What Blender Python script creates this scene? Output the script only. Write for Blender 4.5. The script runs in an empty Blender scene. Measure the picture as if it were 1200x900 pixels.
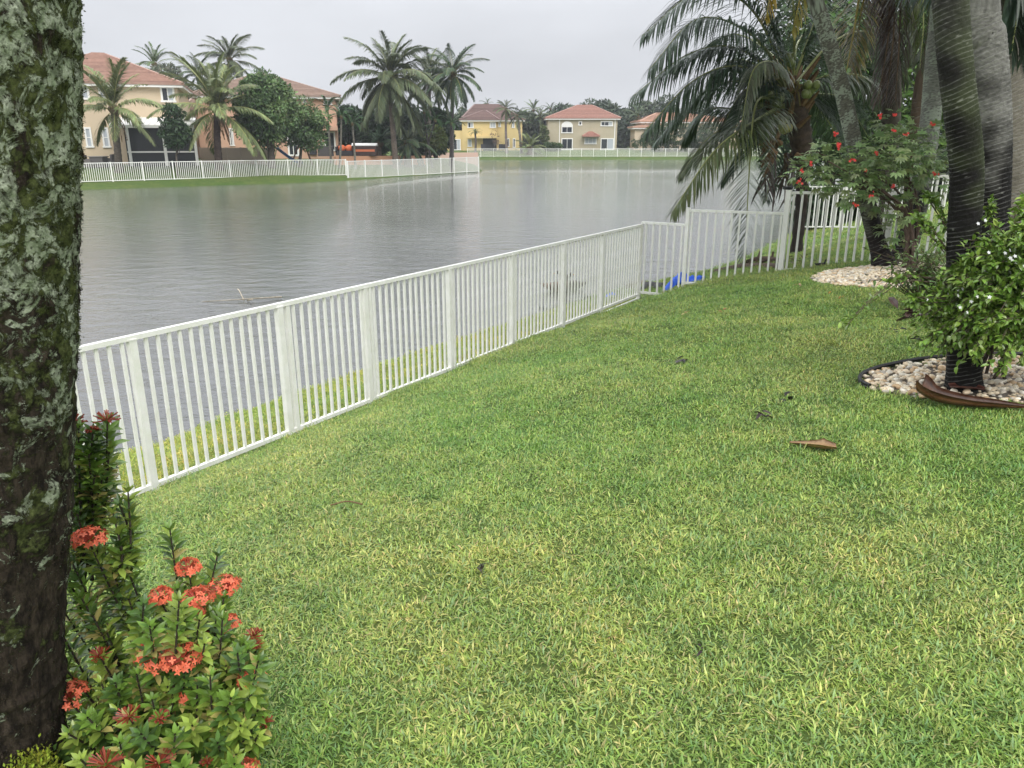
import bpy, math, random
import numpy as np
from mathutils import Vector, Matrix, Euler, noise as mnoise
random.seed(7); rng = np.random.default_rng(11)
S = bpy.context.scene
COL = S.collection
R = math.radians

# ------------------------------------------------------------------ camera, world, sun, exposure
CAMZ = 3.2; PITCH = R(17.74); FX = 900.0
cam = bpy.data.objects.new('camera', bpy.data.cameras.new('camera')); COL.objects.link(cam)
cam.location = (0, 0, CAMZ); cam.rotation_euler = (math.pi/2 - PITCH, 0, 0)
cam.data.sensor_width = 36; cam.data.lens = 27.0; cam.data.clip_start = .02; cam.data.clip_end = 3000
S.camera = cam
SUN_EL, SUN_AZ = R(46), R(166)          # azimuth clockwise from +Y: behind the camera
world = bpy.data.worlds.new('World'); S.world = world; world.use_nodes = True
wt = world.node_tree; wt.nodes.clear(); WN = wt.nodes.new; WL = wt.links.new
wo = WN('ShaderNodeOutputWorld'); wb = WN('ShaderNodeBackground'); WL(wb.outputs[0], wo.inputs[0])
sky = WN('ShaderNodeTexSky'); sky.sky_type = 'NISHITA'; sky.sun_disc = False
sky.sun_elevation = SUN_EL; sky.sun_rotation = SUN_AZ; sky.air_density = 1.0; sky.dust_density = 3.0
wb.inputs[1].default_value = .1
tc = WN('ShaderNodeTexCoord'); sx = WN('ShaderNodeSeparateXYZ'); WL(tc.outputs['Generated'], sx.inputs[0])
up = WN('ShaderNodeMath'); up.operation = 'MAXIMUM'; WL(sx.outputs[2], up.inputs[0]); up.inputs[1].default_value = 0
gr = WN('ShaderNodeFloatCurve'); WL(up.outputs[0], gr.inputs[1])     # overcast sky: zenith about 3x the horizon
cv = gr.mapping.curves[0]; cv.points[0].location = (0, .285); cv.points[1].location = (1, .90); cv.points.new(.12, .298); cv.points.new(.38, .62); cv.points.new(.7, .82); gr.mapping.update()
mp = WN('ShaderNodeMapping'); mp.inputs['Scale'].default_value = (1, 1, 3.2); WL(tc.outputs['Generated'], mp.inputs[0])
nz = WN('ShaderNodeTexNoise'); nz.inputs['Scale'].default_value = 2.6; nz.inputs['Detail'].default_value = 6; nz.inputs['Roughness'].default_value = .5
WL(mp.outputs[0], nz.inputs['Vector'])
nr = WN('ShaderNodeMapRange'); WL(nz.outputs[0], nr.inputs[0]); nr.inputs[1].default_value = .3; nr.inputs[2].default_value = .7; nr.inputs[3].default_value = .88; nr.inputs[4].default_value = 1.10
mu = WN('ShaderNodeMath'); mu.operation = 'MULTIPLY'; g20 = WN('ShaderNodeMath'); g20.operation = 'MULTIPLY'; g20.inputs[1].default_value = 20; WL(gr.outputs[0], g20.inputs[0]); WL(g20.outputs[0], mu.inputs[0]); WL(nr.outputs[0], mu.inputs[1])
cm = WN('ShaderNodeVectorMath'); cm.operation = 'SCALE'; cm.inputs[0].default_value = (.965, .99, 1.045); WL(mu.outputs[0], cm.inputs['Scale'])
mx = WN('ShaderNodeMix'); mx.data_type = 'RGBA'; mx.inputs[0].default_value = .97
WL(sky.outputs[0], mx.inputs[6]); WL(cm.outputs[0], mx.inputs[7]); WL(mx.outputs[2], wb.inputs[0])
sun = bpy.data.objects.new('sun', bpy.data.lights.new('sun', 'SUN')); COL.objects.link(sun)
sun.data.energy = 1.5; sun.data.angle = R(35); sun.data.color = (1, .97, .92)
sd = Vector((math.sin(SUN_AZ)*math.cos(SUN_EL), math.cos(SUN_AZ)*math.cos(SUN_EL), math.sin(SUN_EL)))
sun.rotation_euler = sd.to_track_quat('Z', 'Y').to_euler(); sun.location = (0, -5, 30)
S.view_settings.view_transform = 'Standard'; S.view_settings.look = 'None'; S.view_settings.exposure = .43; S.view_settings.gamma = 1
S.render.engine = 'CYCLES'
S.cycles.max_bounces = 6; S.cycles.transparent_max_bounces = 8; S.cycles.volume_bounces = 0
S.cycles.use_denoising = True

# ------------------------------------------------------------------ geometry helpers
cp, sp = math.cos(PITCH), math.sin(PITCH)
def ray(px, py):
    u = (px-600)/FX; v = (450-py)/FX
    return np.array([u, cp + v*sp, -sp + v*cp])
def P(px, py, Y):
    d = ray(px, py); t = Y/d[1]
    return np.array([d[0]*t, Y, CAMZ + d[2]*t])
FA = np.array([-2.69, 5.39]); FD = np.array([.5436, .8393])     # the lakeside fence line
def dline(x, y): return (x-FA[0])*FD[1] - (y-FA[1])*FD[0]
LAKE = np.array([(-44, -52), (-20, -16.9), (-7.97, 1.66), (-4.70, 6.69), (-2.26, 10.47), (.2, 13.9), (2.2, 16.7), (4.6, 18.9), (6.3, 21.2), (9.6, 26.9), (15.4, 36.8), (38, 72), (66, 114),
                 (64, 126), (20, 126.5), (-8.0, 126.4), (-6.5, 116), (-4.6, 100), (-3.0, 82), (-3.4, 79.6), (-13.0, 63.4), (-17, 59.0), (-29, 50.8), (-44, 44), (-80, 25), (-80, -52)])
def lake_sd(x, y):
    x = np.atleast_1d(np.asarray(x, float)); y = np.atleast_1d(np.asarray(y, float))
    dm = np.full(x.shape, 1e9); inside = np.zeros(x.shape, bool); n = len(LAKE)
    for i in range(n):
        a = LAKE[i]; b = LAKE[(i+1) % n]; e = b-a
        t = np.clip(((x-a[0])*e[0]+(y-a[1])*e[1])/(e@e), 0, 1)
        dm = np.minimum(dm, np.hypot(x-a[0]-t*e[0], y-a[1]-t*e[1]))
        c = ((a[1] > y) != (b[1] > y)) & (x < (b[0]-a[0])*(y-a[1])/((b[1]-a[1]) if b[1] != a[1] else 1e-9)+a[0])
        inside ^= c
    return np.where(inside, -dm, dm)
def wob(x, y, f, s=0.): return np.sin(x*f+1.3+s)*np.cos(y*f*1.17+.4+s)+.5*np.sin(x*f*2.3+y*f*1.9+s*2)
def H(x, y):
    sc = np.isscalar(x) or np.ndim(x) == 0
    x = np.atleast_1d(np.asarray(x, float)); y = np.atleast_1d(np.asarray(y, float))
    sdv = lake_sd(x, y) + .10*wob(x, y, 1.7)*np.clip(60/(np.abs(y)+20), 0, 1)*.6
    d = dline(x, y)
    near = d > -4.5
    near &= ~((y > 60) & (sdv > 0) & (x < 10))
    zin = np.maximum(sdv*.35, -1.2)
    q = np.maximum(sdv-2.4, 0)
    zn = np.where(sdv < 2.4, .26*sdv, .624 + 1.15*(1-np.exp(-q/2.6)))
    zf = np.where(sdv < 2, .21*sdv, .42 + .95*(1-np.exp(-np.maximum(sdv-2, 0)*.26)))
    z = np.where(sdv < 0, zin, np.where(near, zn, zf))
    z = z + np.where((sdv > 1) & near, .012*wob(x, y, 1.1), 0)
    return float(z[0]) if sc else z
def G(px, py, dz=0.):
    d = ray(px, py); Y = np.concatenate([np.arange(1, 30, .25), np.arange(30, 200, 2.)])
    for step in range(3):
        t = Y/d[1]; below = CAMZ+d[2]*t < H(d[0]*t, Y)+dz
        i = int(np.argmax(below)) if below.any() else len(Y)-1
        Y = np.linspace(Y[max(i-1, 0)], Y[i], 12)
    Y = Y[-1]; t = Y/d[1]
    return np.array([d[0]*t, Y, H(d[0]*t, Y)+dz])
def Wt(px, py, z=0.):                     # the point of a plane z = const seen at a pixel
    d = ray(px, py); t = (z-CAMZ)/d[2]
    return np.array([d[0]*t, d[1]*t, z])
def nrm(a): return a/np.maximum(np.linalg.norm(a, axis=-1, keepdims=True), 1e-9)

class MB:
    def __init__(s): s.v = []; s.q = []; s.t = []; s.c = []; s.n = 0; s.u = []
    def add(s, V, Q=None, T=None, C=(1, 1, 1)):
        V = np.asarray(V, float).reshape(-1, 3)
        if Q is not None and len(Q): s.q.append(np.asarray(Q).reshape(-1, 4)+s.n)
        if T is not None and len(T): s.t.append(np.asarray(T).reshape(-1, 3)+s.n)
        C = np.asarray(C, float)
        s.c.append(np.broadcast_to(C, (len(V), 3)).copy()); s.v.append(V); s.n += len(V)
    def box(s, c, d, rz=0., C=(1, 1, 1), ax=None):
        x, y, z = d[0]/2, d[1]/2, d[2]/2
        V = np.array([(-x,-y,-z),(x,-y,-z),(x,y,-z),(-x,y,-z),(-x,-y,z),(x,-y,z),(x,y,z),(-x,y,z)])
        if ax is not None: V = V @ np.asarray(ax)          # rows = local axes
        elif rz: k, l = math.cos(rz), math.sin(rz); V = np.stack([V[:,0]*k-V[:,1]*l, V[:,0]*l+V[:,1]*k, V[:,2]], 1)
        s.add(V+np.asarray(c), [(0,3,2,1),(4,5,6,7),(0,1,5,4),(1,2,6,5),(2,3,7,6),(3,0,4,7)], C=C)
    def beam(s, a, b, w, h, C=(1, 1, 1)):                   # box from a to b, w across, h high
        a = np.asarray(a, float); b = np.asarray(b, float); e = b-a; L = np.linalg.norm(e); e = e/L
        side = np.cross(e, (0, 0, 1)); side = side/max(np.linalg.norm(side), 1e-6) if np.linalg.norm(side) > 1e-3 else np.array([1., 0, 0])
        u = np.cross(side, e)
        s.box((a+b)/2, (L, w, h), C=C, ax=[e, side, u])
    def tube(s, pts, rad, n=8, C=(1, 1, 1), cap=True):
        p = np.asarray(pts, float); m = len(p); rad = np.broadcast_to(np.asarray(rad, float), (m,))
        t = nrm(np.gradient(p, axis=0)); ref = np.array([0, 1., 0]) if abs(t[0][1]) < .9 else np.array([1., 0, 0])
        a = nrm(np.cross(t, ref)); b = np.cross(t, a)
        th = np.linspace(0, 2*np.pi, n, endpoint=False)
        V = p[:, None] + rad[:, None, None]*(np.cos(th)[None, :, None]*a[:, None]+np.sin(th)[None, :, None]*b[:, None])
        i = np.arange(m-1)[:, None]*n; j = np.arange(n)[None]; k = (j+1) % n
        Q = np.stack([i+j, i+k, i+n+k, i+n+j], -1).reshape(-1, 4)
        C = np.asarray(C, float)
        if C.ndim == 2: C = np.repeat(C, n, 0)
        n0 = s.n; s.add(V, Q, C=C)
        if cap:
            for row, fl in ((0, 1), (m-1, 0)):
                c0 = p[row]; T = [(n, (x+1) % n, x) if not fl else (n, x, (x+1) % n) for x in range(n)]
                s.add(np.vstack([V[row], c0]), T=T, C=C if C.ndim == 1 else C[row*n])
    def leaves(s, B, D, N, L, W, C, fold=.25, bend=.2, simple=False):
        """B base points, D unit directions, N approximate normals, L lengths, W widths, C colours"""
        B = np.asarray(B, float); n = len(B)
        if not n: return
        D = nrm(np.asarray(D, float)); N = np.asarray(N, float); Sd = nrm(np.cross(D, N)); N = np.cross(Sd, D)
        L = np.broadcast_to(L, (n,))[:, None]; W = np.broadcast_to(W, (n,))[:, None]
        if simple:
            V = np.stack([B, B+D*L*.45+Sd*W*.5, B+D*L-N*L*bend, B+D*L*.45-Sd*W*.5], 1)
            Q = np.arange(n)[:, None]*4+np.array([0, 1, 2, 3]); s.add(V, Q, C=np.repeat(np.broadcast_to(C, (n, 3)), 4, 0)); return
        M1 = B+D*L*.3-N*L*bend*.05; M2 = B+D*L*.68-N*L*bend*.4; up_ = N*W*fold
        V = np.stack([B, M1+Sd*W*.42+up_, M1, M1-Sd*W*.42+up_, M2+Sd*W*.36+up_*.8, M2, M2-Sd*W*.36+up_*.8, B+D*L-N*L*bend], 1)
        o = np.arange(n)[:, None, None]*8
        T = (o+np.array([[0, 1, 2], [0, 2, 3], [4, 7, 5], [5, 7, 6]])[None]).reshape(-1, 3)
        Q = (o+np.array([[1, 4, 5, 2], [2, 5, 6, 3]])[None]).reshape(-1, 4)
        s.add(V, Q, T, C=np.repeat(np.broadcast_to(C, (n, 3)), 8, 0))
    def ribbons(s, B, D, L, W, C, droop=.5, seg=3, flat=None):
        """hanging leaflets: each starts along D and bends down"""
        n = len(B); D = nrm(D); L = np.broadcast_to(L, (n,)); W = np.broadcast_to(W, (n,)); droop = np.broadcast_to(droop, (n,))
        g = np.array([0, 0, -1.])
        Sd = nrm(np.cross(D, g if flat is None else flat))
        rows = []; p = np.array(B, float); d = D.copy()
        for k in range(seg+1):
            f = k/seg; w = W*(.55+1.0*f)*(1 if f < .5 else 1) if f < .5 else W*(1.05*(1-f)/.5+.06)
            rows.append(np.stack([p+Sd*w[:, None]*.5, p-Sd*w[:, None]*.5], 1))
            d = nrm(d+g*(droop[:, None]/seg)*(1+1.2*f)); p = p+d*(L/seg)[:, None]
        V = np.stack(rows, 1).reshape(n, -1, 3); m = 2*(seg+1)
        o = np.arange(n)[:, None, None]*m
        Q = (o+np.array([[2*k, 2*k+1, 2*k+3, 2*k+2] for k in range(seg)])[None]).reshape(-1, 4)
        s.add(V.reshape(-1, 3), Q, C=np.repeat(np.broadcast_to(C, (n, 3)), m, 0))
    def mesh(s, name, mats, smooth=False, origin=(0, 0, 0)):
        V = np.concatenate(s.v)-np.asarray(origin, float); me = bpy.data.meshes.new(name)
        q = np.concatenate(s.q) if s.q else np.zeros((0, 4), int); t = np.concatenate(s.t) if s.t else np.zeros((0, 3), int)
        me.vertices.add(len(V)); me.vertices.foreach_set('co', V.astype(np.float32).ravel())
        li = np.concatenate([q.ravel(), t.ravel()]).astype(np.int32); nq, nt = len(q), len(t)
        me.loops.add(len(li)); me.loops.foreach_set('vertex_index', li)
        me.polygons.add(nq+nt)
        st = np.concatenate([np.arange(nq)*4, nq*4+np.arange(nt)*3]).astype(np.int32)
        me.polygons.foreach_set('loop_start', st)
        try: me.polygons.foreach_set('loop_total', np.concatenate([np.full(nq, 4), np.full(nt, 3)]).astype(np.int32))
        except Exception: pass
        me.update(calc_edges=True); me.validate()
        me.polygons.foreach_set('use_smooth', np.full(len(me.polygons), bool(smooth)))
        C = np.concatenate(s.c); a = me.color_attributes.new('tint', 'FLOAT_COLOR', 'POINT')
        a.data.foreach_set('color', np.hstack([C, np.ones((len(C), 1))]).astype(np.float32).ravel())
        for m in (mats if isinstance(mats, (list, tuple)) else [mats]): me.materials.append(m)
        return me

def link(name, data, parent=None, loc=None, label=None, cat=None, group=None, kind=None):
    o = bpy.data.objects.new(name, data); COL.objects.link(o)
    if loc is not None: o.location = loc
    if parent is not None: o.parent = parent
    if label: o['label'] = label
    if cat: o['category'] = cat
    if group: o['group'] = group
    if kind: o['kind'] = kind
    return o
def thing(name, loc, label, cat, group=None): return link(name, None, loc=tuple(loc), label=label, cat=cat, group=group)
def part(name, mb, mat, parent, smooth=False, kind=None, label=None):      # geometry given in world coordinates
    off = np.zeros(3); p = parent
    while p is not None: off += np.array(p.location); p = p.parent
    return link(name, mb.mesh(name, mat, smooth, off), parent, kind=kind, label=label)
def solo(name, mb, mat, label, cat, smooth=False, group=None):
    V = np.concatenate(mb.v); o = np.array([V[:, 0].mean(), V[:, 1].mean(), V[:, 2].min()])
    return link(name, mb.mesh(name, mat, smooth, o), None, tuple(o), label, cat, group)

def bez(pts, n=16):                       # smooth curve through a few points
    p = np.asarray(pts, float); m = len(p)
    if m == 2: return p[0]+(p[1]-p[0])*np.linspace(0, 1, n)[:, None]
    q = np.vstack([2*p[0]-p[1], p, 2*p[-1]-p[-2]]); out = []
    ts = np.linspace(0, m-1, n)
    for t in ts:
        i = min(int(t), m-2); f = t-i; a, b, c, d = q[i:i+4]
        out.append(.5*((2*b)+(-a+c)*f+(2*a-5*b+4*c-d)*f*f+(-a+3*b-3*c+d)*f**3))
    return np.array(out)
_ico = {}
def ico(sub):
    if sub not in _ico:
        import bmesh
        b = bmesh.new(); bmesh.ops.create_icosphere(b, subdivisions=sub, radius=1)
        _ico[sub] = (np.array([v.co[:] for v in b.verts]), np.array([[v.index for v in f.verts] for f in b.faces])); b.free()
    return _ico[sub]
def blob(mb, c, r, sub=1, C=(1, 1, 1), rough=.15, seed=0., rot=None):
    V, T = ico(sub); V = V.copy()
    k = 1+rough*(np.sin(V[:, 0]*2.7+seed)+np.cos(V[:, 1]*3.1+seed*1.7)+np.sin(V[:, 2]*3.7+seed*2.3))/2
    V = V*k[:, None]*np.asarray(r)
    if rot is not None: V = V @ np.array(Euler(rot).to_matrix()).T
    mb.add(V+np.asarray(c), T=T, C=C)
def rsph(n):
    v = rng.normal(size=(n, 3)); return nrm(v)
def vary(col, n, amt=.25, hue=.12):
    c = np.asarray(col, float)[None]*(1+amt*rng.uniform(-1, 1, (n, 1))); return np.clip(c*(1+hue*rng.uniform(-1, 1, (n, 3))), 0, 1)

# ------------------------------------------------------------------ materials
MATS = {}
def mat(name, col=(.5, .5, .5), rough=.6, tint=False, noise=None, bump=None, trans=0., metal=0., spec=.5, rnd=0., col2=None, nscale=5., coat=0.):
    """tint: multiply by the mesh colour; noise: fraction of blend to col2; rnd: per-object brightness"""
    m = bpy.data.materials.new(name); m.use_nodes = True; t = m.node_tree; N = t.nodes; L = t.links
    b = N['Principled BSDF']; b.inputs['Roughness'].default_value = rough; b.inputs['Metallic'].default_value = metal
    b.inputs['Specular IOR Level'].default_value = spec
    if coat: b.inputs['Coat Weight'].default_value = coat; b.inputs['Coat Roughness'].default_value = .15
    c = N.new('ShaderNodeRGB'); c.outputs[0].default_value = (*col, 1); out = c.outputs[0]
    geo = N.new('ShaderNodeNewGeometry'); tcn = N.new('ShaderNodeTexCoord')
    if col2 is not None:
        n = N.new('ShaderNodeTexNoise'); n.inputs['Scale'].default_value = nscale; n.inputs['Detail'].default_value = 6; n.inputs['Roughness'].default_value = .65
        L.new(tcn.outputs['Object'], n.inputs['Vector'])
        r = N.new('ShaderNodeMapRange'); L.new(n.outputs[0], r.inputs[0]); r.inputs[1].default_value = .38; r.inputs[2].default_value = .66
        x = N.new('ShaderNodeMix'); x.data_type = 'RGBA'; L.new(r.outputs[0], x.inputs[0]); L.new(out, x.inputs[6]); x.inputs[7].default_value = (*col2, 1); out = x.outputs[2]
    if tint:
        a = N.new('ShaderNodeVertexColor'); a.layer_name = 'tint'
        x = N.new('ShaderNodeMix'); x.data_type = 'RGBA'; x.blend_type = 'MULTIPLY'; x.inputs[0].default_value = 1
        L.new(out, x.inputs[6]); L.new(a.outputs[0], x.inputs[7]); out = x.outputs[2]
    if rnd:
        oi = N.new('ShaderNodeObjectInfo'); h = N.new('ShaderNodeMapRange'); L.new(oi.outputs['Random'], h.inputs[0]); h.inputs[3].default_value = 1-rnd; h.inputs[4].default_value = 1+rnd
        v = N.new('ShaderNodeVectorMath'); v.operation = 'SCALE'; L.new(out, v.inputs[0]); L.new(h.outputs[0], v.inputs['Scale']); out = v.outputs[0]
    L.new(out, b.inputs['Base Color'])
    if bump:
        n = N.new('ShaderNodeTexNoise'); n.inputs['Scale'].default_value = bump[0]; n.inputs['Detail'].default_value = 8
        L.new(tcn.outputs['Object'], n.inputs['Vector'])
        bp = N.new('ShaderNodeBump'); bp.inputs['Strength'].default_value = bump[1]; bp.inputs['Distance'].default_value = bump[2] if len(bump) > 2 else .02
        L.new(n.outputs[0], bp.inputs['Height']); L.new(bp.outputs[0], b.inputs['Normal'])
    if trans:
        tr = N.new('ShaderNodeBsdfTranslucent'); L.new(out, tr.inputs[0]); ms = N.new('ShaderNodeMixShader'); ms.inputs[0].default_value = trans
        L.new(b.outputs[0], ms.inputs[1]); L.new(tr.outputs[0], ms.inputs[2]); L.new(ms.outputs[0], N['Material Output'].inputs[0])
    MATS[name] = m; return m
W1 = (1, 1, 1)
m_white = mat('white_paint', (.84, .835, .80), .38, col2=(.74, .745, .67), nscale=7)
m_whiterough = mat('white_trim', (.78, .77, .73), .6)
m_leaf = mat('leaf', W1, .42, tint=True, trans=.22, spec=.4)
m_leafgloss = mat('glossy_leaf', W1, .28, tint=True, trans=.15, spec=.5)
m_frond = mat('palm_frond', W1, .5, tint=True, trans=.18, rnd=.18, spec=.3)
m_bark = mat('bark', W1, .85, tint=True, bump=(25, .6, .02), col2=(.5, .48, .42), nscale=9)
m_barkp = mat('palm_bark', W1, .7, tint=True, bump=(60, .5, .01), col2=(.62, .62, .58), nscale=30)
m_stone = mat('pebble', W1, .55, tint=True, bump=(60, .15, .004), rnd=.2, col2=(.98, .92, .84), nscale=25)
m_petal = mat('petal', W1, .5, tint=True, trans=.25)
m_glass = mat('window_glass', (.03, .035, .04), .08, spec=.6)
m_glasspale = mat('curtained_glass', (.42, .45, .48), .25, spec=.5)
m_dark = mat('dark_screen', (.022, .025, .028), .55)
m_black = mat('black_plastic', (.012, .012, .013), .5)
m_husk = mat('dry_palm_sheath', W1, .5, tint=True, bump=(40, .4, .01), col2=(.55, .45, .4), nscale=12)
m_flat = mat('painted_surface', W1, .6, tint=True, rnd=.03)
m_stucco_cream = mat('cream_stucco', (.58, .47, .33), .85, col2=(.54, .43, .30), nscale=.6, bump=(30, .3, .01))
m_stucco_orange = mat('orange_stucco', (.58, .37, .26), .85, col2=(.54, .33, .23), nscale=.6, bump=(30, .3, .01))
m_stucco_yellow = mat('yellow_stucco', (.64, .50, .23), .85, col2=(.60, .46, .21), nscale=.5, bump=(30, .3, .01))
m_stucco_tan = mat('tan_stucco', (.42, .37, .26), .85, col2=(.37, .32, .22), nscale=.5, bump=(30, .3, .01))
m_stucco_beige = mat('beige_stucco', (.58, .47, .34), .85)
m_roof_red = mat('red_roof_tile', W1, .7, tint=True, col2=(.78, .74, .72), nscale=3)
m_moss = mat('moss_and_lichen', W1, .95, tint=True, spec=.1)
m_wet = mat('wet_bark', W1, .85, tint=True, bump=(35, .7, .015), spec=.12)
m_feather = mat('feathers', W1, .6, tint=True)
m_tarp = mat('blue_tarp', (.02, .12, .75), .4, bump=(9, .8, .05))

def node_mat(name):
    m = bpy.data.materials.new(name); m.use_nodes = True
    return m, m.node_tree, m.node_tree.nodes, m.node_tree.links, m.node_tree.nodes['Principled BSDF']
# water
m_water, t, N, L, b = node_mat('lake_water')
b.inputs['Base Color'].default_value = (.070, .074, .071, 1); b.inputs['Roughness'].default_value = .02; b.inputs['IOR'].default_value = 1.75
geo = N.new('ShaderNodeNewGeometry'); vm = N.new('ShaderNodeMapping'); vm.inputs['Scale'].default_value = (1, 1.5, 1); vm.inputs['Rotation'].default_value = (0, 0, .25); L.new(geo.outputs['Position'], vm.inputs[0])
n1 = N.new('ShaderNodeTexNoise'); n1.inputs['Scale'].default_value = 2.8; n1.inputs['Detail'].default_value = 6; n1.inputs['Roughness'].default_value = .62; L.new(vm.outputs[0], n1.inputs['Vector'])
n2 = N.new('ShaderNodeTexNoise'); n2.inputs['Scale'].default_value = 14; n2.inputs['Detail'].default_value = 3; L.new(vm.outputs[0], n2.inputs['Vector'])
n3 = N.new('ShaderNodeTexNoise'); n3.inputs['Scale'].default_value = .07; n3.inputs['Detail'].default_value = 3; L.new(geo.outputs['Position'], n3.inputs['Vector'])
mr = N.new('ShaderNodeMapRange'); L.new(n3.outputs[0], mr.inputs[0]); mr.inputs[1].default_value = .4; mr.inputs[2].default_value = .62; mr.inputs[3].default_value = .3; mr.inputs[4].default_value = 1.0
b1 = N.new('ShaderNodeBump'); b1.inputs['Distance'].default_value = .020; L.new(n1.outputs[0], b1.inputs['Height']); L.new(mr.outputs[0], b1.inputs['Strength'])
b2 = N.new('ShaderNodeBump'); b2.inputs['Distance'].default_value = .010; b2.inputs['Strength'].default_value = .8; L.new(n2.outputs[0], b2.inputs['Height']); L.new(b1.outputs[0], b2.inputs['Normal'])
n4 = N.new('ShaderNodeTexNoise'); n4.inputs['Scale'].default_value = 1.5; n4.inputs['Detail'].default_value = 3; n4.inputs['Roughness'].default_value = .5; L.new(vm.outputs[0], n4.inputs['Vector'])
mr4 = N.new('ShaderNodeMapRange'); L.new(n3.outputs[0], mr4.inputs[0]); mr4.inputs[1].default_value = .42; mr4.inputs[2].default_value = .58; mr4.inputs[3].default_value = .35; mr4.inputs[4].default_value = 1.0
b4 = N.new('ShaderNodeBump'); b4.inputs['Distance'].default_value = .055; L.new(n4.outputs[0], b4.inputs['Height']); L.new(mr4.outputs[0], b4.inputs['Strength']); L.new(b2.outputs[0], b4.inputs['Normal'])
L.new(b4.outputs[0], b.inputs['Normal'])
# ground under the grass and grass blades share a patchy colour field
def grass_field(N, L, base, scale_col):
    geo = N.new('ShaderNodeNewGeometry')
    a = N.new('ShaderNodeTexNoise'); a.inputs['Scale'].default_value = .55; a.inputs['Detail'].default_value = 5; a.inputs['Roughness'].default_value = .6; L.new(geo.outputs['Position'], a.inputs['Vector'])
    c = N.new('ShaderNodeTexNoise'); c.inputs['Scale'].default_value = 3.5; c.inputs['Detail'].default_value = 4; L.new(geo.outputs['Position'], c.inputs['Vector'])
    r = N.new('ShaderNodeValToRGB'); e = r.color_ramp.elements; L.new(a.outputs[0], r.inputs[0])
    e[0].position = .36; e[0].color = (.82, 1.0, .72, 1); e[1].position = .62; e[1].color = (1.20, 1.12, 1.02, 1); ee = r.color_ramp.elements.new(.72); ee.color = (1.36, 1.18, 1.08, 1)
    r2 = N.new('ShaderNodeValToRGB'); f = r2.color_ramp.elements; L.new(c.outputs[0], r2.inputs[0])
    f[0].position = .35; f[0].color = (.78, .86, .76, 1); f[1].position = .68; f[1].color = (1.2, 1.12, 1.02, 1)
    # the unmown bank beyond the fence is yellower
    dt = N.new('ShaderNodeVectorMath'); dt.operation = 'DOT_PRODUCT'; L.new(geo.outputs['Position'], dt.inputs[0]); dt.inputs[1].default_value = (FD[1], -FD[0], 0)
    k = FA[0]*FD[1]-FA[1]*FD[0]
    m1 = N.new('ShaderNodeMapRange'); L.new(dt.outputs['Value'], m1.inputs[0]); m1.inputs[1].default_value = k-.30; m1.inputs[2].default_value = k-.05; m1.inputs[3].default_value = 1; m1.inputs[4].default_value = 0
    sy = N.new('ShaderNodeSeparateXYZ'); L.new(geo.outputs['Position'], sy.inputs[0])
    m2 = N.new('ShaderNodeMapRange'); L.new(sy.outputs[1], m2.inputs[0]); m2.inputs[1].default_value = 13; m2.inputs[2].default_value = 16; m2.inputs[3].default_value = 1; m2.inputs[4].default_value = 0
    mm = N.new('ShaderNodeMath'); mm.operation = 'MULTIPLY'; L.new(m1.outputs[0], mm.inputs[0]); L.new(m2.outputs[0], mm.inputs[1])
    x = N.new('ShaderNodeMix'); x.data_type = 'RGBA'; x.blend_type = 'MULTIPLY'; x.inputs[0].default_value = 1; L.new(r.outputs[0], x.inputs[6]); L.new(r2.outputs[0], x.inputs[7])
    y = N.new('ShaderNodeMix'); y.data_type = 'RGBA'; y.blend_type = 'MULTIPLY'; y.inputs[0].default_value = 1; L.new(x.outputs[2], y.inputs[6]); L.new(base, y.inputs[7])
    z = N.new('ShaderNodeMix'); z.data_type = 'RGBA'; z.blend_type = 'MULTIPLY'; L.new(mm.outputs[0], z.inputs[0]); L.new(y.outputs[2], z.inputs[6]); z.inputs[7].default_value = (1.28, 1.08, .80, 1)
    return z.outputs[2]
m_ground, t, N, L, b = node_mat('turf_ground')
g0 = N.new('ShaderNodeTexNoise'); g0.inputs['Scale'].default_value = 40; g0.inputs['Detail'].default_value = 5
gg = N.new('ShaderNodeNewGeometry'); L.new(gg.outputs['Position'], g0.inputs['Vector'])
gr_ = N.new('ShaderNodeValToRGB'); L.new(g0.outputs[0], gr_.inputs[0]); e = gr_.color_ramp.elements
e[0].position = .35; e[0].color = (.05, .085, .022, 1); e[1].position = .75; e[1].color = (.11, .14, .045, 1)
L.new(grass_field(N, L, gr_.outputs[0], 1), b.inputs['Base Color']); b.inputs['Roughness'].default_value = .9; b.inputs['Specular IOR Level'].default_value = .2
bb = N.new('ShaderNodeBump'); bb.inputs['Distance'].default_value = .03; bb.inputs['Strength'].default_value = .8; L.new(g0.outputs[0], bb.inputs['Height']); L.new(bb.outputs[0], b.inputs['Normal'])
m_grass, t, N, L, b = node_mat('grass_blades')
vc = N.new('ShaderNodeVertexColor'); vc.layer_name = 'tint'
gc = grass_field(N, L, vc.outputs[0], 1); L.new(gc, b.inputs['Base Color']); b.inputs['Roughness'].default_value = .4; b.inputs['Specular IOR Level'].default_value = .45
tr = N.new('ShaderNodeBsdfTranslucent'); L.new(gc, tr.inputs[0]); ms = N.new('ShaderNodeMixShader'); ms.inputs[0].default_value = .25
L.new(b.outputs[0], ms.inputs[1]); L.new(tr.outputs[0], ms.inputs[2]); L.new(ms.outputs[0], N['Material Output'].inputs[0])

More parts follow.
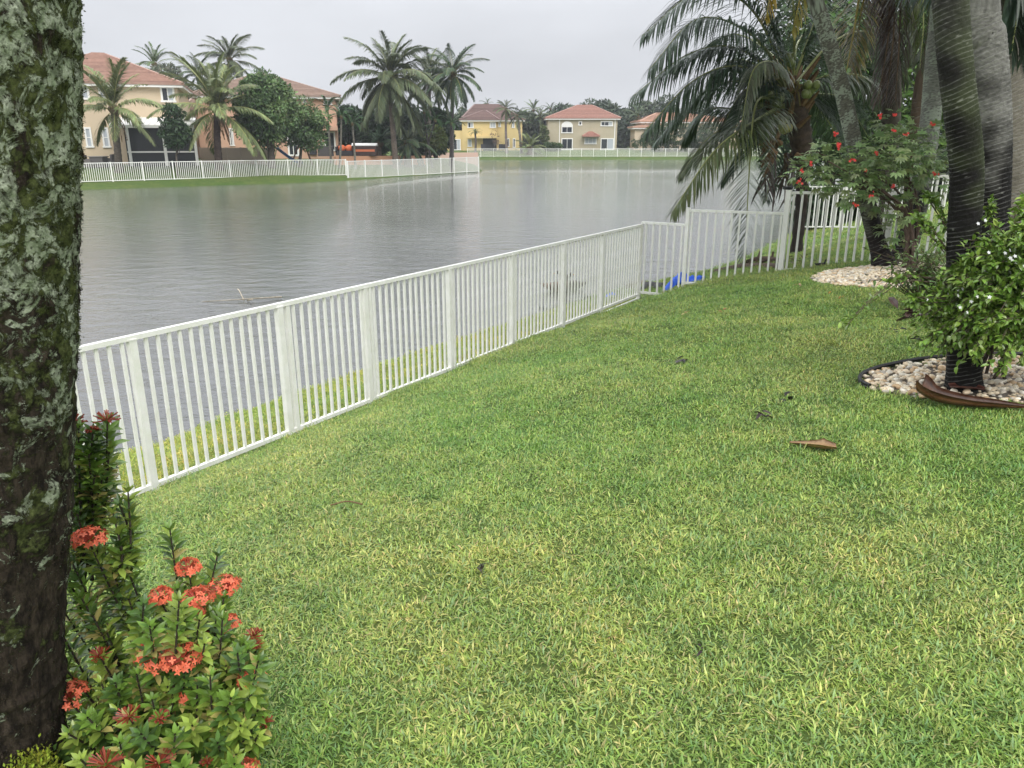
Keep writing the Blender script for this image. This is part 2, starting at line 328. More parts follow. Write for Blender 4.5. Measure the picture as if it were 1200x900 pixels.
# ------------------------------------------------------------------ ground and lake
def axis(segs):
    out = [segs[0][0]]
    for a, b_, st in segs:
        n = max(1, int(round((b_-a)/st))); out += list(np.linspace(a, b_, n+1)[1:])
    return np.array(out)
gx = axis([(-1500, -300, 200), (-300, -100, 20), (-100, -35, 2.5), (-35, -8, .8), (-8, 12, .16), (12, 30, .7), (30, 100, 2.5), (100, 300, 20), (300, 1500, 200)])
gy = axis([(-200, -40, 20), (-40, -4, 2), (-4, 24, .16), (24, 50, .8), (50, 90, .5), (90, 120, 1.5), (120, 135, .5), (135, 200, 4), (200, 400, 25), (400, 2500, 250)])
XX, YY = np.meshgrid(gx, gy); ZZ = H(XX.ravel(), YY.ravel())
mb = MB(); nx = len(gx); ii, jj = np.meshgrid(np.arange(nx-1), np.arange(len(gy)-1)); k = (jj*nx+ii).ravel()
mb.add(np.stack([XX.ravel(), YY.ravel(), ZZ], 1), np.stack([k, k+1, k+nx+1, k+nx], 1))
link('ground', mb.mesh('ground', m_ground, True), kind='structure')
mb = MB(); mb.add([(-95, -60, 0), (80, -60, 0), (80, 130, 0), (-95, 130, 0)], [(0, 1, 2, 3)])
link('lake_water', mb.mesh('lake_water', m_water), kind='structure')

# ------------------------------------------------------------------ grass: real blades, tufts instanced on points of one object
BEDS = [(Wt(1130, 452, 1.66)[:2], 1.0), (Wt(1050, 322, 1.45)[:2], 1.0)]
B1L = G(1004, 447)[0]; B1F = G(1110, 477)[1]; B1B = G(1110, 421)[1]; B1RX = .95; B1X = B1L+B1RX; B1Y = (B1F+B1B)/2; B1RY = (B1B-B1F)/2
def in_bed1(x, y): return ((x-B1X)/B1RX)**2+((y-B1Y)/B1RY)**2 < .97
B2L = G(957, 331)[0]; B2F = G(1035, 342)[1]; B2B = G(1045, 309)[1]; B2RX = 1.0; B2X = B2L+B2RX; B2Y = (B2F+B2B)/2; B2RY = (B2B-B2F)/2
def in_bed2(x, y): return ((x-B2X)/B2RX)**2+((y-B2Y)/B2RY)**2 < .97
GV = 6
mb = MB(); var = []
for k in range(GV):
    n = 72; n0 = mb.n
    rr = .10*np.sqrt(rng.uniform(0, 1, n)); th = rng.uniform(0, 6.283, n)
    B = np.stack([rr*np.cos(th), rr*np.sin(th), np.full(n, -.008)], 1)
    ph = rng.uniform(0, 6.283, n); el = R(1)*rng.uniform(8, 72, n)
    D = np.stack([np.cos(ph)*np.cos(el), np.sin(ph)*np.cos(el), np.sin(el)], 1)
    C = vary((.235, .345, .092), n, .36, .10)
    u = rng.uniform(0, 1, n); C[u < .20] = vary((.42, .48, .17), (u < .20).sum(), .2, .06); C[u > .95] = vary((.46, .42, .22), (u > .95).sum(), .3, .05)
    C[(u > .55) & (u < .68)] = vary((.21, .33, .15), ((u > .55) & (u < .68)).sum(), .2, .05)
    mb.ribbons(B, D, rng.uniform(.015, .042, n), rng.uniform(.0030, .0064, n), C, droop=rng.uniform(.1, .8, n), seg=2, flat=None)
    var += [100+k]*(mb.n-n0)
def scatter(n, x0, x1, y0, y1): return rng.uniform(x0, x1, n), rng.uniform(y0, y1, n)
px_, py_, ps_ = [], [], []
for (y0, y1, dens, sc) in ((.8, 2.6, 620, .98), (2.6, 4.5, 500, .98), (4.5, 7.5, 340, 1.02), (7.5, 11, 240, 1.15), (11, 15.5, 150, 1.35), (15.5, 30, 45, 2.1)):
    x0, x1 = -.72*y1-1.6, .72*y1+1.6
    x0 = max(x0, -9)
    n = int((x1-x0)*(y1-y0)*dens); x, y = scatter(n, x0, x1, y0, y1)
    ok = (np.abs(x) < .72*y+1.6) & (lake_sd(x, y) > .12) & (dline(x, y) > -3.2) & ~in_bed1(x, y) & ~in_bed2(x, y)
    px_.append(x[ok]); py_.append(y[ok]); ps_.append(np.full(ok.sum(), sc)*rng.uniform(.8, 1.25, ok.sum()))
gxp, gyp, gsp = map(np.concatenate, (px_, py_, ps_)); gzp = H(gxp, gyp)
bank = dline(gxp, gyp) < -.05; gsp = np.where(bank & (gyp < 16), gsp*1.25, gsp)
ng = len(gxp); NT = mb.n
V = np.concatenate(mb.v); allV = np.vstack([V, np.stack([gxp, gyp, gzp], 1)])
mb.v = [allV]; mb.c.append(np.ones((ng, 3)))
gme = mb.mesh('grass', m_grass)
va = gme.attributes.new('variant', 'INT', 'POINT'); va.data.foreach_set('value', np.concatenate([np.array(var), rng.integers(0, GV, ng)]).astype(np.int32))
sa = gme.attributes.new('size', 'FLOAT', 'POINT'); sa.data.foreach_set('value', np.concatenate([np.ones(NT), gsp]).astype(np.float32))
ra = gme.attributes.new('turn', 'FLOAT_VECTOR', 'POINT')
rot = np.zeros((NT+ng, 3)); rot[NT:, 2] = rng.uniform(0, 6.283, ng); rot[NT:, 0] = rng.normal(0, .08, ng); rot[NT:, 1] = rng.normal(0, .08, ng)
ra.data.foreach_set('vector', rot.astype(np.float32).ravel())
grass = link('grass', gme, kind='stuff'); grass['label'] = 'short green lawn grass'; grass['category'] = 'grass'
ng_ = bpy.data.node_groups.new('scatter_grass', 'GeometryNodeTree'); ng_.is_modifier = True
ng_.interface.new_socket('Geometry', in_out='INPUT', socket_type='NodeSocketGeometry'); ng_.interface.new_socket('Geometry', in_out='OUTPUT', socket_type='NodeSocketGeometry')
N = ng_.nodes; L = ng_.links; gi = N.new('NodeGroupInput'); go = N.new('NodeGroupOutput'); jn = N.new('GeometryNodeJoinGeometry')
def attr(nm, ty):
    a = N.new('GeometryNodeInputNamedAttribute'); a.data_type = ty; a.inputs['Name'].default_value = nm; return a
av = attr('variant', 'INT'); asz = attr('size', 'FLOAT'); ar = attr('turn', 'FLOAT_VECTOR')
e2r = N.new('FunctionNodeEulerToRotation'); L.new(ar.outputs['Attribute'], e2r.inputs[0])
def sel(val):
    c = N.new('FunctionNodeCompare'); c.data_type = 'INT'; c.operation = 'EQUAL'; L.new(av.outputs['Attribute'], c.inputs[2]); c.inputs[3].default_value = val
    s_ = N.new('GeometryNodeSeparateGeometry'); s_.domain = 'POINT'; L.new(gi.outputs[0], s_.inputs['Geometry']); L.new(c.outputs[0], s_.inputs['Selection']); return s_.outputs[0]
for k in range(GV):
    ip = N.new('GeometryNodeInstanceOnPoints'); L.new(sel(k), ip.inputs['Points']); L.new(sel(100+k), ip.inputs['Instance'])
    L.new(e2r.outputs[0], ip.inputs['Rotation']); L.new(asz.outputs['Attribute'], ip.inputs['Scale']); L.new(ip.outputs[0], jn.inputs[0])
L.new(jn.outputs[0], go.inputs[0])
md = grass.modifiers.new('scatter', 'NODES'); md.node_group = ng_

# ------------------------------------------------------------------ near fences
def fence(name, label, segs, posts, pitch, pw, postw, group=None, stuff_pickets=False, rail=.036, H_=1.2):
    """segs: (a, b, zbottom, height[, extra]) in plan; posts: (x, y, z0, z1, w)"""
    o = thing(name, (segs[0][0][0], segs[0][0][1], segs[0][2] if np.isscalar(segs[0][2]) else segs[0][2][0]), label, 'fence', group)
    tr_, br_ = MB(), MB(); stuff = MB(); base = None
    for sg in segs:
        a, b_, z, h = np.array(sg[0], float), np.array(sg[1], float), sg[2], sg[3]
        zb = z if np.isscalar(z) else z[0]; ze = z if np.isscalar(z) else z[1]
        L_ = np.linalg.norm(b_-a); e = (b_-a)/L_; ang = math.atan2(e[1], e[0])
        t1 = MB(); t1.beam((*a, zb+h-rail/2), (*b_, ze+h-rail/2), rail*1.25, rail); part('top_rail', t1, m_white, o)
        t2 = MB(); t2.beam((*a, zb+.025), (*b_, ze+.025), rail*1.1, rail*.95); part('bottom_rail', t2, m_white, o)
        n = int(L_/pitch); offs = (L_-(n-1)*pitch)/2
        for i in range(n):
            s_ = offs+i*pitch
            if any(abs((np.array(q[:2])-a)@e-s_) < q[4]*.5+pw*.5+.010 and abs(np.cross(e, np.array(q[:2])-a)) < .05 for q in posts): continue
            q = a+e*s_; zz = zb+(ze-zb)*s_/L_; lo, hi = zz+.0, zz+h-rail
            if stuff_pickets: stuff.box((*q, (lo+hi)/2), (pw, pw, hi-lo), ang)
            else:
                if base is None:
                    mm_ = MB(); mm_.box((0, 0, 0), (pw, pw, 1)); base = mm_.mesh('picket', m_white)
                k = link('picket', base, o, (q[0]-o.location[0], q[1]-o.location[1], (lo+hi)/2-o.location[2]))
                k.scale = (1, 1, hi-lo); k.rotation_euler = (random.gauss(0, .003), random.gauss(0, .003), ang)
    if stuff_pickets: part('picket', stuff, m_white, o, kind='stuff')
    for q in posts:
        e = np.array(segs[0][1])-np.array(segs[0][0]); ang = math.atan2(e[1], e[0])
        mbp = MB(); mbp.box((q[0], q[1], (q[2]+q[3])/2), (q[4], q[4], q[3]-q[2]), ang); mbp.box((q[0], q[1], q[3]+.006), (q[4]+.008, q[4]+.008, .012), ang)
        part('post', mbp, m_white, o)
    return o
ZF = .66
def F(s_): return FA+FD*s_
pl = [-2.6, -1.35, -.07, 1.27, 2.32, 3.66, 4.95, 6.26, 7.46, 8.88]
psts = [(*F(s_), ZF-.07, ZF+1.2-.037, .056 if i != 4 else .05) for i, s_ in enumerate(pl)]
psts += [(*F(1.36), ZF-.07, ZF+1.2-.037, .04), (*F(2.385), ZF-.10, ZF+1.2-.037, .035)]
fobj = fence('picket_fence', 'long white metal picket fence along the lake edge of the lawn', [(F(-2.6), F(8.88), ZF, 1.2)], psts, .0925, .0225, .07)
x = MB(); x.beam((*F(7.46), ZF-.05), (*F(8.88), ZF-.045), .03, .022); part('kick_rail', x, m_white, fobj)
C0 = F(8.88); Q1 = np.array([2.80, 12.45]); Q2 = np.array([4.16, 11.87]); Q3 = np.array([5.66, 11.70]); Q4 = np.array([7.32, 11.55]); Q5 = np.array([9.3, 11.4]); Q6 = np.array([11.5, 11.2])
sd_ = fence('stepped_fence', 'white metal picket fence climbing the slope in steps to the palms', [(C0, Q1, .70, 1.2), (Q1, Q2, .93, 1.2), (Q2, Q3, 1.24, 1.2), (Q3, Q4, 1.49, 1.2), (Q4, Q5, 1.62, 1.2), (Q5, Q6, 1.7, 1.2)],
      [(*Q1, .60, 2.14, .055), (*Q2, 1.05, 2.45, .075), (*Q3, 1.3, 2.70, .075), (*Q4, 1.4, 2.83, .075), (*Q5, 1.45, 2.9, .075)], .122, .027, .07)
x = MB(); x.beam((*Q1, .72), (*(Q1+(Q2-Q1)*.75), .86), .03, .022); x.beam((*Q2, 1.10), (*(Q2+(Q3-Q2)*.7), 1.2), .03, .022); part('kick_rail', x, m_white, sd_)
pN = [P(939, 218, 23.2), P(992, 218, 23.2), P(1062, 206, 22.8), P(1135, 200, 22.4), P(1215, 194, 22)]
fence('neighbour_fence', 'white picket fence further off, across the lawn behind the stepped fence', [(pN[i][:2], pN[i+1][:2], pN[i][2]-1.2, 1.2) for i in range(4)],
      [(p[0], p[1], p[2]-1.4, p[2]+(.28 if i else 0.02), .08) for i, p in enumerate(pN)], .13, .03, .08)

# ------------------------------------------------------------------ far fences
def far_fence(label, pts, h, group='white fences on the far bank', ztop=None):
    segs = []; posts = []
    for (a, b_) in zip(pts[:-1], pts[1:]):
        a = np.array(a, float); b_ = np.array(b_, float); segs.append((a[:2], b_[:2], (a[2], b_[2]), h))
        n = max(1, int(np.linalg.norm(b_[:2]-a[:2])/1.9))
        for i in range(n+1):
            f = i/n; q = a+(b_-a)*f; posts.append((q[0], q[1], q[2]-.35, q[2]+h+.02, .085))
    return fence('bank_fence', label, segs, posts, .135, .035, .09, group, True, rail=.05)
far_fence('white picket fence along the far bank in front of the cream house', [(-46, 46.5, .35), (P(92, 200, 53)[0], 53, .42), (P(300, 200, 60)[0], 60.2, .42), (P(405, 200, 65)[0], 65.2, .34)], 1.22)
a0 = P(407, 200, 64.2); a1 = P(561, 200, 79.6)
far_fence('white fence standing at the waterline beside the tall coconut palm', [(a0[0], 64.3, .08), (a1[0], 79.7, .05)], 1.38)
far_fence('white fence at the far end of the lake before the yellow and tan houses', [(P(548, 180, 128.2)[0], 128.0, .45), (P(640, 180, 128.2)[0], 128.2, .45), (P(835, 180, 128.5)[0], 128.5, .45), (58, 128.6, .45)], 1.2)

# ------------------------------------------------------------------ houses
def pane_window(o, p0, p1, Y, kind='glass', mull=(1, 0), fr=.09, depth=.10, frame_m=None):
    """window filling the rectangle seen between two pixels on the plane Y"""
    a = P(p0[0], p0[1], Y); b_ = P(p1[0], p1[1], Y); x0, x1 = sorted((a[0], b_[0])); z0, z1 = sorted((a[2], b_[2]))
    f = MB(); yy = Y-.03
    f.box(((x0+x1)/2, yy, z1-fr/2), (x1-x0, depth, fr)); f.box(((x0+x1)/2, yy, z0+fr/2), (x1-x0+.12, depth+.04, fr))
    f.box((x0+fr/2, yy, (z0+z1)/2), (fr, depth-.01, z1-z0-2*fr)); f.box((x1-fr/2, yy, (z0+z1)/2), (fr, depth-.01, z1-z0-2*fr))
    for i in range(mull[0]): f.box((x0+(x1-x0)*(i+1)/(mull[0]+1), yy+.01, (z0+z1)/2), (.06, depth-.04, z1-z0-2*fr))
    for i in range(mull[1]): f.box(((x0+x1)/2, yy+.012, z0+(z1-z0)*(i+1)/(mull[1]+1)), (x1-x0-2*fr, depth-.05, .06))
    fo = part('window', f, frame_m or m_whiterough, o)
    for i in range(mull[0]+1):
        g = MB(); w = (x1-x0)/(mull[0]+1); cx = x0+w*(i+.5)
        g.box((cx, Y+.0, (z0+z1)/2), (w-.05, .03, z1-z0-fr))
        k = kind if isinstance(kind, str) else kind[i % len(kind)]
        part('pane', g, m_glass if k == 'glass' else m_glasspale, fo)
    return fo
def hip(mb, x0, x1, y0, y1, z0, z1, ridge, col, ov=.5, course=.34):
    """hip roof as overlapping tile courses; ridge = (xa, xb) at mid depth"""
    x0 -= ov; x1 += ov; y0 -= ov; y1 += ov; ym = (y0+y1)/2; n = max(6, int(math.hypot(ym-y0, z1-z0)/course))
    def ring(f, dz): 
        return np.array([(x0+(ridge[0]-x0)*f, y0+(ym-y0)*f, z0+(z1-z0)*f+dz), (x1+(ridge[1]-x1)*f, y0+(ym-y0)*f, z0+(z1-z0)*f+dz),
                         (x1+(ridge[1]-x1)*f, y1+(ym-y1)*f, z0+(z1-z0)*f+dz), (x0+(ridge[0]-x0)*f, y1+(ym-y1)*f, z0+(z1-z0)*f+dz)])
    for i in range(n):
        A = ring(i/n, .15); B = ring((i+1)/n, .01); C = ring(i/n, -.03)
        c = np.array(col)*(1+random.uniform(-.16, .16))
        mb.add(np.vstack([A, B, C]), [(0, 1, 5, 4), (1, 2, 6, 5), (2, 3, 7, 6), (3, 0, 4, 7), (8, 9, 1, 0), (9, 10, 2, 1), (10, 11, 3, 2), (11, 8, 0, 3)], C=c)
    T = ring(1, .02)
    cc = np.array(col)*1.08
    for j in range(4): mb.beam(ring(0, .12)[j], ring(1, .06)[j], .24, .14, C=cc)
    if ridge[1]-ridge[0] > .3: mb.beam(T[0]+(0, 0, .06), T[1]+(0, 0, .06), .26, .16, C=cc)
_P0 = P; HF = [None]
def P(px, py, Y):                          # inside a turned house frame: the point on its local plane y = Y, in unturned coordinates
    if HF[0] is None: return _P0(px, py, Y)
    (qx, qy), th = HF[0]; d = ray(px, py); c_, s_ = math.cos(th), math.sin(th)
    # local y of a world point w: qy + (-(wx-qx)*s + (wy-qy)*c)
    den = -d[0]*s_+d[1]*c_; t = (Y-qy+(-qx*s_+qy*c_))/den; w = d*t; dx, dy = w[0]-qx, w[1]-qy
    return np.array([qx+dx*c_+dy*s_, qy-dx*s_+dy*c_, CAMZ+w[2]])
def house(name, label, boxes, wall_m, roof_c, cat='house'):
    """boxes: (x0,x1,y0,y1,z0,z1,ridge_z,(ra,rb))"""
    b0 = boxes[0]; o = thing(name, ((b0[0]+b0[1])/2, b0[2], b0[4]) if HF[0] is None else (*HF[0][0], b0[4]), label, cat)
    if HF[0] is not None: o.rotation_euler = (0, 0, HF[0][1])
    w = MB(); r = MB(); f = MB()
    for i, (x0, x1, y0, y1, z0, z1, rz, rd) in enumerate(boxes):
        w.box(((x0+x1)/2, (y0+y1)/2, (z0-.8+z1)/2), (x1-x0, y1-y0, z1-z0+.8))
        if rz:
            hip(r, x0, x1, y0, y1, z1+.02+i*.004, rz, rd, roof_c)
            f.box(((x0+x1)/2, (y0+y1)/2, z1-.06-i*.01), (x1-x0+.9-i*.02, y1-y0+.9-i*.02, .22))
    part('wall', w, wall_m, o); part('roof', r, m_roof_red, o); part('fascia', f, m_whiterough, o)
    return o
# cream house, left
Y = 64.; xr = P(212, 140, Y)[0]; HF[0] = ((xr, Y), R(18)); ez = P(150, 99, Y)[2]
hc = house('cream_house', 'two-storey cream house with red tile roof and white framed screen room at left', [(xr-12.2, xr, Y, Y+12, 1.3, ez, P(135, 64, Y+5.5)[2], (xr-6.6, xr-5.6)), (xr-24, xr-2.5, Y+2.5, Y+17, 1.3, ez-.1, P(100, 55, Y+9.5)[2], (xr-17, xr-9.2))], m_stucco_cream, (.36, .225, .175))
pane_window(hc, (187, 101), (206, 120), Y, ('glass', 'pale'), (1, 0), .14)
for (a, b_) in (((92, 98), (106, 117)), ((114, 98), (124, 117))): pane_window(hc, a, b_, Y, 'pale', (0, 1), .14)
for (a, b_) in (((98, 149), (110, 173)), ((118, 149), (130, 173))): pane_window(hc, a, b_, Y, 'pale', (0, 1), .12)
# screen room
Yp = 60.6; pl0 = P(150, 188, Yp); pr0 = P(230, 188, Yp); zt = P(200, 150, Yp)[2]; zb = 1.22
lp = MB(); x0, x1 = pl0[0]-.9, pr0[0]+.12
lp.add([(x0, Yp-.3, zt), (x1, Yp-.3, zt), (x1, Y+.0, zt+.62), (x0, Y+.0, zt+.62), (x0, Yp-.3, zt+.2), (x1, Yp-.3, zt+.2), (x1, Y+.0, zt+.82), (x0, Y+.0, zt+.82)], [(0, 3, 2, 1), (4, 5, 6, 7), (0, 1, 5, 4), (1, 2, 6, 5), (2, 3, 7, 6), (3, 0, 4, 7)])
for i in range(14): lp.beam((x0+(x1-x0)*(i+.5)/14, Yp-.3, zt+.22), (x0+(x1-x0)*(i+.5)/14, Y-.05, zt+.84), .05, .04)
part('porch_roof', lp, m_whiterough, hc)
sc_ = MB(); sc_.box(((pl0[0]+pr0[0])/2, Yp+.06, (zt+zb)/2), (pr0[0]-pl0[0], .02, zt-zb-.02)); sc_.box((pr0[0]-.02, (Yp+Y)/2, (zt+zb)/2), (.02, Y-Yp-.2, zt-zb)); sc_.box((pl0[0]+.02, (Yp+Y)/2, (zt+zb)/2), (.02, Y-Yp-.2, zt-zb))
part('insect_screen', sc_, m_dark, hc)
for p_ in (151, 193, 229):
    k = MB(); k.box((P(p_, 170, Yp)[0], Yp, (zt+zb)/2), (.2, .12, zt-zb)); part('porch_post', k, m_whiterough, hc)
k = MB(); k.box(((pl0[0]+pr0[0])/2, Yp-.0, P(190, 178, Yp)[2]), (pr0[0]-pl0[0]-.1, .08, .11)); part('porch_rail', k, m_whiterough, hc)
# orange house
HF[0] = None; Y = 78.; xr = P(395, 150, Y)[0]; HF[0] = ((xr, Y), R(11)); ez = P(395, 114, Y)[2]; xl = P(232, 150, Y)[0]
ho = house('orange_house', 'two-storey orange house with brown tile roof behind the round tree', [(xl, xr, Y, Y+11, 1.2, ez, P(325, 89, Y+5.5)[2], (xr-8.0, xr-6.2)), (P(213, 150, 80)[0], xl+.2, Y+2, Y+9, 1.2, P(230, 135, 78)[2], P(225, 112, 80)[2], (P(222, 112, 81)[0], P(228, 112, 81)[0]))], m_stucco_orange, (.32, .235, .19))
pane_window(ho, (379, 117), (389, 123), Y, ('glass', 'pale')); pane_window(ho, (355, 115), (359, 121), Y, 'pale', (0, 0))
pane_window(ho, (336, 158), (351, 183), Y, 'glass', (1, 0), .16); pane_window(ho, (364, 161), (372, 171), Y, 'glass', (0, 0)); pane_window(ho, (374, 158), (378, 171), Y, 'glass', (0, 0), .06)
pane_window(ho, (379, 154), (394, 177), Y, ('glass', 'glass'), (1, 0), .14); pane_window(ho, (268, 150), (275, 171), Y, ('glass', 'pale'), (1, 0))
k = MB(); a = P(371, 148, Y); b_ = P(396, 153, Y); k.box(((a[0]+b_[0])/2, Y-.5, (a[2]+b_[2])/2), (b_[0]-a[0], 1.0, a[2]-b_[2])); part('canopy', k, m_stucco_orange, ho)
k = MB(); k.box((P(367, 180, Y-.1)[0], Y-.1, P(367, 178, Y)[2]), (.7, .2, .5)); part('vent_box', k, m_dark, ho)
HF[0] = None
# yellow house
Y = 137.; xl = P(527, 160, Y)[0]; xr = P(612, 160, Y)[0]; ez = P(560, 141, Y)[2]; gz = 1.2
hy = house('yellow_house', 'two-storey yellow house with brown hip roof across the lake', [(P(543, 160, Y)[0], xr, Y, Y+12, gz, ez, P(580, 123, Y+6)[2], (P(556, 123, Y+6)[0], P(585, 123, Y+6)[0])), (P(542, 160, Y)[0], P(582, 160, Y)[0], Y-.8, Y+6, gz, ez-.02, P(567, 130, Y+2)[2], (P(565, 130, Y)[0], P(569, 130, Y)[0])),
            (P(520, 160, Y)[0], P(545, 160, Y)[0], Y-.4, Y+6, gz, P(530, 153, Y)[2], 0, None)], m_stucco_yellow, (.20, .135, .12))
for (a, b_, k_, m_) in (((548, 143), (555, 150), ('glass', 'pale'), (1, 0)), ((574, 143), (581, 150), 'pale', (1, 0)), ((584, 143), (587, 149), 'pale', (0, 0)), ((600, 143), (603, 150), 'pale', (0, 0)),
                       ((531, 163), (540, 176), ('glass', 'pale'), (1, 0)), ((548, 163), (553, 172), 'pale', (0, 1)), ((594, 162), (597, 172), 'glass', (0, 0)), ((601, 162), (604, 173), 'glass', (0, 0))):
    pane_window(hy, a, b_, Y-.8 if a[0] < 582 and a[0] > 545 else (Y-.4 if a[0] < 545 else Y), k_, m_, .12)
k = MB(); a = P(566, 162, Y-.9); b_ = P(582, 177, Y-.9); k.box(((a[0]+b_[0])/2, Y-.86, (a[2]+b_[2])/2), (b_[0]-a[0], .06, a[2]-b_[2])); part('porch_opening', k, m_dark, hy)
k = MB(); a = P(548, 160, Y-1.6); b_ = P(584, 162, Y-1.6); k.box(((a[0]+b_[0])/2, Y-1.5, (a[2]+b_[2])/2), (b_[0]-a[0], 1.3, a[2]-b_[2])); part('porch_roof', k, m_stucco_yellow, hy)
# tan house
Y = 138.; xl = P(642, 160, Y)[0]; xr = P(723, 160, Y)[0]; ez = P(690, 139, Y)[2]
ht = house('tan_house', 'two-storey tan house with orange-red hip roof at the end of the lake', [(xl, xr, Y, Y+11, gz, ez, P(690, 124, Y+6)[2], (P(676, 124, Y+6)[0], P(694, 124, Y+6)[0]))], m_stucco_tan, (.37, .21, .165))
for (a, b_, k_, m_) in (((658, 148), (671, 156), 'glass', (1, 0)), ((678, 142), (682, 147), 'glass', (0, 0)), ((704, 142), (718, 148), ('glass', 'glass', 'pale'), (2, 0)), ((658, 162), (671, 176), ('glass', 'glass'), (1, 0)),
                       ((685, 161), (699, 169), 'pale', (2, 0)), ((704, 162), (719, 176), ('glass', 'pale'), (1, 0))): pane_window(ht, a, b_, Y, k_, m_, .14)
k = MB(); c_ = P(664.5, 148, Y-.05); rr_ = 1.0
th = np.linspace(0, np.pi, 13); k.add(np.vstack([[(c_[0], Y-.1, c_[2])], np.stack([c_[0]+rr_*np.cos(th), np.full(13, Y-.1), c_[2]+.8*rr_*np.sin(th)], 1)]), T=[(0, i+1, i+2) for i in range(12)])
part('arched_transom', k, m_whiterough, ht)
k = MB(); a = P(682, 160, Y); b_ = P(702, 160, Y); hip(k, a[0]+.3, b_[0]-.3, Y-1.0, Y+1.0, a[2], P(692, 155, Y-.5)[2], ((a[0]+b_[0])/2-.3, (a[0]+b_[0])/2+.3), (.38, .19, .145), .3); part('window_hood', k, m_roof_red, ht)
for p_ in (656, 721):
    k = MB(); a = P(p_, 139, Y-.06); k.box((a[0], Y-.05, (ez+gz)/2), (.12, .1, ez-gz)); part('downpipe', k, m_whiterough, ht)
# beige house behind the palm
Y = 140.; a = P(742, 150, Y); b_ = P(812, 150, Y)
hb = house('beige_house', 'beige house half hidden behind the hedge and the overhanging palm fronds', [(a[0]+1.5, b_[0]+8, Y, Y+10, gz, P(750, 143, Y)[2], P(790, 133, Y+5)[2], (P(775, 130, Y)[0], P(810, 130, Y)[0])), (a[0], a[0]+5, Y-2, Y+3, gz, P(750, 150, Y)[2], P(750, 147, Y)[2], (a[0]+2, a[0]+3))], m_stucco_beige, (.45, .28, .2))
for q in ((768, 152), (790, 152), (812, 158), (830, 158)): pane_window(hb, q, (q[0]+5, q[1]+7), Y, 'glass', (0, 0))
# dark shed-like neighbour at the right edge
Y = 26.; a = P(1186, 128, Y); o = thing('neighbour_shed', (a[0]+2, Y, 1.7), 'dark patio shelter with grey metal roof behind the palm trunks at right edge', 'shelter')
k = MB(); k.box((a[0]+3, Y+2, a[2]-.9), (5.6, 3.6, 2.6)); part('wall', k, m_dark, o)
k = MB(); k.add([(a[0]-.3, Y-.6, a[2]+.25), (a[0]+7, Y-.6, a[2]+.25), (a[0]+7, Y+4, a[2]+.9), (a[0]-.3, Y+4, a[2]+.9), (a[0]-.3, Y-.6, a[2]+.42), (a[0]+7, Y-.6, a[2]+.42), (a[0]+7, Y+4, a[2]+1.07), (a[0]-.3, Y+4, a[2]+1.07)], [(0, 3, 2, 1), (4, 5, 6, 7), (0, 1, 5, 4), (1, 2, 6, 5), (2, 3, 7, 6), (3, 0, 4, 7)], C=(.45, .5, .56))
part('roof', k, m_flat, o)
for i in range(3):
    k = MB(); k.box((a[0]+.1+i*2.6, Y-.4, (a[2]+1.3)/2), (.12, .12, a[2]-1.0), C=(.1, .08, .07)); part('post', k, m_flat, o)

# ------------------------------------------------------------------ far patio things
def chair_wicker(px, py, Y, face, lab):
    c = P(px, py, Y); c[2] = H(c[0], c[1]); o = thing('wicker_chair', c, lab, 'chair', 'grey wicker chairs by the cream house')
    g = (.16, .145, .14); x, y, z = c
    k = MB(); k.box((x, y, z+.25), (.7, .7, .32), C=g); part('seat', k, m_flat, o)
    k = MB(); k.box((x-face*.33, y, z+.58), (.12, .72, .6), C=g); k.box((x-face*.36, y, z+.86), (.14, .6, .1), C=g); part('backrest', k, m_flat, o)
    for s_ in (-1, 1):
        k = MB(); k.box((x, y+s_*.34, z+.48), (.66, .1, .3), C=g); part('armrest', k, m_flat, o)
    return o
chair_wicker(104, 189, 58.4, 1, 'grey wicker chair, leftmost, turned toward the table by the cream house')
chair_wicker(128, 189, 59.6, -1, 'grey wicker chair between the wicker table and the screen room')
c = P(116, 189, 58.8); c[2] = H(c[0], c[1]); o = thing('wicker_table', c, 'square grey wicker table between the wicker chairs by the cream house', 'table')
k = MB(); k.box((c[0], c[1], c[2]+.4), (.95, .8, .7), C=(.13, .12, .115)); part('table_base', k, m_flat, o); k = MB(); k.box((c[0], c[1], c[2]+.78), (1.1, .95, .06), C=(.2, .19, .18)); part('table_top', k, m_flat, o)
# beige vinyl fence panels and orange terrace
def low_wall(name, lab, p0, p1, Y, th, matl, cat, C=W1, Y2=None):
    a = P(p0[0], p0[1], Y); b_ = P(p1[0], p1[1], Y2 or Y); m = MB(); g0_ = min(H(a[0], a[1]), H(b_[0], b_[1]))-.2
    m.beam((a[0], a[1], (a[2]+g0_)/2), (b_[0], b_[1], (b_[2]+g0_)/2), th, a[2]-g0_, C=C); return m
o = thing('privacy_fence', P(270, 190, 66), 'beige panel fence beneath the round tree and orange house', 'fence')
for i in range(5):
    xa = 234+i*16; m = low_wall('', '', (xa, 173), (xa+15.2, 173), 66, .08, None, '', (.55, .44, .36)); part('panel', m, m_flat, o)
    m = low_wall('', '', (xa-.6, 172.3), (xa+.0, 172.3), 66, .14, None, '', (.6, .5, .42)); part('post', m, m_flat, o)
m = low_wall('', '', (392, 183), (497, 184), 70, .3, None, '', (.62, .33, .2), 78); solo('terrace_wall', m, m_flat, 'low orange terrace wall behind the tall coconut palm', 'wall')
m = low_wall('', '', (500, 179), (560, 179), 100, .2, None, '', (.55, .38, .3), 104); solo('terrace_wall', m, m_flat, 'low pinkish terrace wall left of the yellow house', 'wall')
c = P(428, 182, 73); o = thing('bar_cabinet', (c[0], 73, 1.2), 'dark brown patio cabinet with white top and orange band', 'cabinet')
